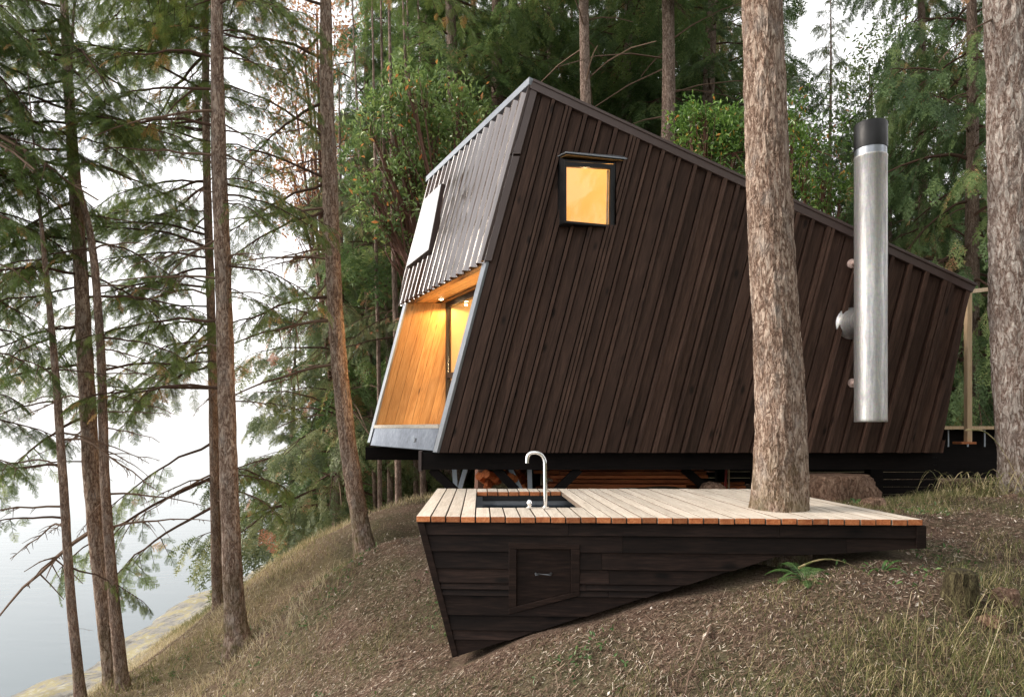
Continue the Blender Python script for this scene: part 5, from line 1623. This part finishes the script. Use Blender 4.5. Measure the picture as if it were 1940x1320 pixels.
# follow the slope
gx_ = (ground_z(x + .1, y) - ground_z(x - .1, y)) / .2; gy_ = (ground_z(x, y + .1) - ground_z(x, y - .1)) / .2
d[:, 2] += d[:, 0]*gx_ + d[:, 1]*gy_
c = np.stack([x, y, z + RNG.uniform(.002, .016, n)], 1)
nd_ = 170
f_, g_ = RNG.uniform(.02, .98, nd_), RNG.uniform(.03, .97, nd_) ** 1.0
dp = FL + np.outer(f_, FR - FL) + np.outer(g_, BL - FL) + np.outer(f_ * g_, (BR - FR) - (BL - FL)); dp[:, 2] = ZD + .004
kp = ~((dp[:, 0] > hole_l - .03) & (dp[:, 0] < hole_r + .03) & (dp[:, 1] > hole_y0 - .03) & (dp[:, 1] < hole_y1 + .03)); dp = dp[kp]; nd_ = len(dp)
a_ = RNG.uniform(0, 6.28, nd_); l_ = RNG.uniform(.006, .018, nd_)
dd = np.stack([np.cos(a_)*l_, np.sin(a_)*l_, np.full(nd_, .001)], 1); ss = np.stack([-np.sin(a_)*.0012, np.cos(a_)*.0012, np.zeros(nd_)], 1)
c = np.concatenate([c, dp]); d = np.concatenate([d, dd]); s = np.concatenate([s, ss]); n = n + nd_
x = np.concatenate([x, dp[:, 0]]); y = np.concatenate([y, dp[:, 1]])
tr = np.stack([np.stack([c - d - s, c + d - s, c + d + s], 1), np.stack([c - d - s, c + d + s, c - d + s], 1)], 1).reshape(-1, 3, 3)
tn = np.clip(.46 + RNG.normal(0, .30, n) + .12*np.sin(x*2.1+y)*np.sin(y*1.7), 0, 1)
stuff('needle_litter', [(tr, 0, np.repeat(tn, 2))], 'litter', 'fallen needles, straws and twig bits covering the forest floor')
# pale curled leaves and wood chips
x, y, z = scatter(4200, -4, 6, 2.4, 9, lambda x, y: .5 * ~in_house(x, y))
n = len(x)
cc = np.stack([x, y, z + .012], 1)
out = np.stack([RNG.normal(0, 1, n), RNG.normal(0, 1, n), RNG.uniform(-.1, .5, n)], 1)
tr, t = leaf_soup(cc, out, 1, .030, .015, RNG, .0)
stuff('leaf_litter', [(tr, 0, np.clip(RNG.uniform(0, 1, len(t)), 0, 1))], 'chips', 'pale curled dead leaves and chips strewn over the ground')

# low green weeds in patches, and dead twigs dropped by the firs
x, y, z = scatter(9000, -3.5, 5, 2.4, 8, lambda x, y: .6 * ~in_house(x, y))
cn = clump(x, y, 1.1, 21.0); kp = cn > .22; x, y, z = x[kp], y[kp], z[kp]
n = len(x)
tr, t = leaf_soup(np.stack([x, y, z + .02], 1), np.stack([RNG.normal(0, 1, n), RNG.normal(0, 1, n), RNG.uniform(.1, .9, n)], 1), 3, .035, .014, RNG, .012)
stuff('ground_cover', [(tr, 0, t)], 'fern', 'low green weeds in loose patches on the forest floor')
for i in range(34):
    x_ = random.uniform(-2.6, 3.6); y_ = random.uniform(2.9, 7.5)
    if bool(in_house(np.array([x_]), np.array([y_]))[0]): continue
    o_ = bpy.data.objects.new('fallen_twig', DEAD[i % 4]); COL.objects.link(o_)
    az_ = random.uniform(0, 6.28)
    slope = (gz(x_ + .2*math.cos(az_), y_ + .2*math.sin(az_)) - gz(x_, y_)) / .2
    o_.location = (x_, y_, gz(x_, y_) + .025); o_.rotation_euler = (random.uniform(0, 6.28), -math.atan(slope) - .05, az_)
    s_ = random.uniform(.18, .55); o_.scale = (s_, s_, s_)
    tag(o_, 'thin dead fir twig lying on the litter of the forest floor', 'twig', 'twigs lying on the forest floor')

# ------------------------------------------------------------------ single plants, stump, logs near the deck
def lump(name, label, cat, c, size, mat, seed, sq=1.0, rot=0.0, flat=None):
    """rough natural mass: displaced sphere-like mesh"""
    mb = MB(); n1, n2 = 22, 30
    V = []
    for i in range(n1 + 1):
        th_ = math.pi * i / n1
        for j in range(n2):
            ph = 2 * math.pi * j / n2
            v = np.array([math.sin(th_)*math.cos(ph), math.sin(th_)*math.sin(ph), math.cos(th_)])
            if sq != 1: v = np.sign(v) * np.abs(v) ** sq
            n_ = mnoise.noise(Vector(v * 1.7) + Vector((seed, 0, 0))) * .22 + mnoise.noise(Vector(v * 5) + Vector((seed, 3, 0))) * .09
            p = v * (1 + n_) * np.array(size) / 2
            if flat is not None: p[2] = min(p[2], flat)
            cr, sr = math.cos(rot), math.sin(rot)
            V.append((c[0] + p[0]*cr - p[1]*sr, c[1] + p[0]*sr + p[1]*cr, c[2] + p[2]))
    mb.v = V
    for i in range(n1):
        for j in range(n2):
            a, b = i*n2 + j, i*n2 + (j+1) % n2
            mb.f.append((a, b, b + n2, a + n2)); mb.mi.append(0); mb.t.append(.5); mb.sm.append(True)
    o_ = mb.build(name, M[mat], None, loc=(c[0], c[1], c[2] - size[2]/2))
    return tag(o_, label, cat)
M['stump_wood'] = mk_bark('rotting_stump', (0.02, 0.014, 0.008), (0.060, 0.048, 0.026), (0.115, 0.10, 0.052), 1.3)
M['cut_root'] = mk_bark('weathered_root_wood', (0.055, 0.03, 0.02), (0.17, 0.10, 0.068), (0.27, 0.18, 0.13), .7)
sp = P(1818, 1130, 3.55); sp[2] = gz(sp[0], sp[1])
mb = MB()
stp = [sp + (0, 0, -.1), sp + (0, 0, .0), sp + (.0, 0, .06), sp + (.006, 0, .12), sp + (.012, 0, .165), sp + (.012, 0, .18)]
mb.tube(stp, [.12, .095, .082, .076, .066, .04], 40, disp=bark_disp(.30, 2.0, .9))
tag(mb.build('tree_stump', M['stump_wood'], None, loc=sp), 'small mossy rotting stump in the grass at lower right', 'stump')
rp = P(1588, 925, 6.75)
lump('stump_root', 'large weathered brown stump block lying behind the right part of the deck', 'stump', (rp[0], rp[1], P(1588, 918, 6.75)[2] - .06), (.66, .5, .42), 'cut_root', 4.2, .62, .15, .16)
lp = P(1878, 962, 6.0)
mb = MB(); a = P(1822, 975, 5.8); b = P(1918, 945, 6.1); q = np.linspace(0, 1, 14)[:, None]
mb.tube(a + (b - a)*q, .055 + .01*np.sin(np.linspace(0, 9, 14)), 18, disp=bark_disp(.35, 2.5, .8))
tag(mb.build('fallen_log', M['cut_root'], None, loc=lp), 'short rough fallen log in the grass below the thick grey trunk', 'log')
for i, (px, py, d, s) in enumerate(((1655, 962, 6.0, .12), (1700, 985, 5.4, .07), (1350, 915, 7.2, .16), (1390, 912, 7.0, .12), (1905, 1155, 3.6, .10), (1880, 1180, 3.4, .07))):
    p = P(px, py, d); zz = gz(p[0], p[1])
    lump('bark_chunk', ['brown bark chunk behind the deck corner', 'smaller bark chunk at the right end of the deck', 'bark heap under the cabin left of the deck trunk', 'low bark heap beside the deck trunk under the cabin', 'reddish bark lump behind the mossy stump', 'small bark lump right of the mossy stump'][i], 'bark', (p[0], p[1], zz + s*.2), (s*1.8, s*1.3, s), 'cut_root', i*3.3, .8, i)

def leaf_strip(base, az, L_, w_, rise, n=9):
    """arching strap leaf"""
    q = np.linspace(0, 1, n)
    d = np.array([math.cos(az), math.sin(az), 0])
    c = np.array(base) + np.outer(q * L_ * .75, d) + np.outer(L_ * (rise * q - rise * 1.0 * q**2.2 * 1.0), (0, 0, 1.0))
    s = np.array([-math.sin(az), math.cos(az), .2])
    ww = w_ * np.sin(np.clip(q * .9 + .12, 0, 1) * math.pi) ** .6
    ww[-1] = .0005
    l, r = c - np.outer(ww, s), c + np.outer(ww, s)
    return np.concatenate([np.stack([l[:-1], r[:-1], r[1:]], 1), np.stack([l[:-1], r[1:], l[1:]], 1)])
def fern_frond(base, az, L_, rise):
    T = []
    q = np.linspace(0, 1, 26)
    d = np.array([math.cos(az), math.sin(az), 0])
    c = np.array(base) + np.outer(q * L_ * .8, d) + np.outer(L_ * (rise * q - rise * .9 * q**2), (0, 0, 1.0))
    side = np.array([-math.sin(az), math.cos(az), 0])
    for i in range(2, 26):
        tg = unit(c[i] - c[i-1])
        ll = L_ * .22 * math.sin(math.pi * (.08 + .9 * q[i])) ** .8
        for s_ in (1, -1):
            v = side * s_ * .9 + tg * .45 + np.array([0, 0, -.15])
            T.append([c[i] - tg*.0028, c[i] + tg*.0028, c[i] + v * ll * .6 + tg*.003]); T.append([c[i] - tg*.0028, c[i] + v*ll*.6 + tg*.003, c[i] + v * ll])
    return np.concatenate([np.array(T), tube_tris(c, np.linspace(.003, .001, 26), 4)])
def plant(name, label, cat, px, py, d, tris, mat='fern'):
    p = P(px, py, d); p[2] = gz(p[0], p[1])
    tr = np.concatenate([t for t in tris(p)])
    rg = np.random.default_rng(int(px))
    o_ = bpy.data.objects.new(name, soup_mesh(name, [(tr - p, 0, np.clip(rg.beta(2, 2, len(tr)), 0, 1))], [M[mat]]))
    o_.location = tuple(p); COL.objects.link(o_)
    return tag(o_, label, cat)
plant('fern', 'dark green fern growing at the deck foot below the boarded base', 'fern', 1525, 1105, 3.85,
      lambda p: [fern_frond(p, a, l, r_) for a, l, r_ in ((2.6, .27, .9), (1.9, .28, 1.2), (.6, .26, 1.0), (3.5, .24, .7), (-.3, .18, .7), (4.4, .2, .6), (1.2, .2, 1.4), (5.2, .17, .6), (3.0, .16, 1.3))])
plant('grass_tuft', 'broad bladed grass tuft beside the right corner of the deck base', 'grass tuft', 1668, 1062, 3.9,
      lambda p: [leaf_strip(p, a, l, .008, r_) for a, l, r_ in ((.2, .30, .9), (2.8, .16, 1.8), (.6, .2, 1.3), (-.6, .2, .8), (3.6, .15, .9))], 'fern')
plant('seed_head_grass', 'arching pale green seed head of grass in front of the deck base', 'grass stem', 1660, 1075, 3.7,
      lambda p: [tube_tris(np.stack([p + np.array([-.02 - .40*t, 0, .06 + .10*math.sin(t*2.6)]) for t in np.linspace(0, 1, 12)]), .002 + .006*np.clip(np.linspace(-.6, 1, 12), 0, 1), 6)], 'grass')
plant('grass_tuft', 'tall arching grass tuft at the foot of the thick grey trunk at right', 'grass tuft', 1850, 945, 6.3,
      lambda p: [leaf_strip(p + np.array([random.uniform(-.25, .25), random.uniform(-.2, .2), 0]), random.uniform(0, 6.28), random.uniform(.15, .5), .004, random.uniform(.8, 2.2)) for i in range(150)], 'grass')
plant('grass_tuft', 'long pale blade arching over in front of the porch post', 'grass stem', 1960, 1000, 5.0,
      lambda p: [tube_tris(np.stack([p + np.array([.02 - .52*t, 0, .70*math.sin(min(1, t*1.15)*1.62)]) for t in np.linspace(0, 1, 14)]), .002 + .005*np.clip(np.linspace(-.8, 1, 14), 0, 1), 6)], 'grass')
plant('broadleaf_plant', 'low green plant with strap leaves behind the right part of the deck', 'plant', 1620, 955, 6.3,
      lambda p: [leaf_strip(p, a, l, .014, r_) for a, l, r_ in ((.1, .22, .7), (.5, .2, .9), (2.7, .18, .8), (3.2, .16, .9), (1.5, .16, 1.3), (5.0, .12, .8))])
for i, (px, py, d) in enumerate(((1900, 1050, 4.3), (1700, 1250, 3.0), (1780, 1290, 2.9), (1880, 1260, 3.1), (1540, 1290, 3.0), (1920, 1180, 3.4))):
    plant('grass_tuft', ['grass tuft on the bank at the right edge', 'long leaning grass tuft left of the lower right corner', 'leaning green grass tuft at the bottom edge', 'dense grass tuft in the lower right corner', 'thin grass tuft below the fern at the bottom edge', 'grass tuft just right of the mossy stump'][i], 'grass tuft', px, py, d,
          lambda p: [leaf_strip(p + np.array([random.uniform(-.10, .10), random.uniform(-.08, .08), 0]), random.uniform(2.2, 4.2), random.uniform(.12, .40), .0016, random.uniform(.9, 2.0)) for i in range(34)], 'grass')
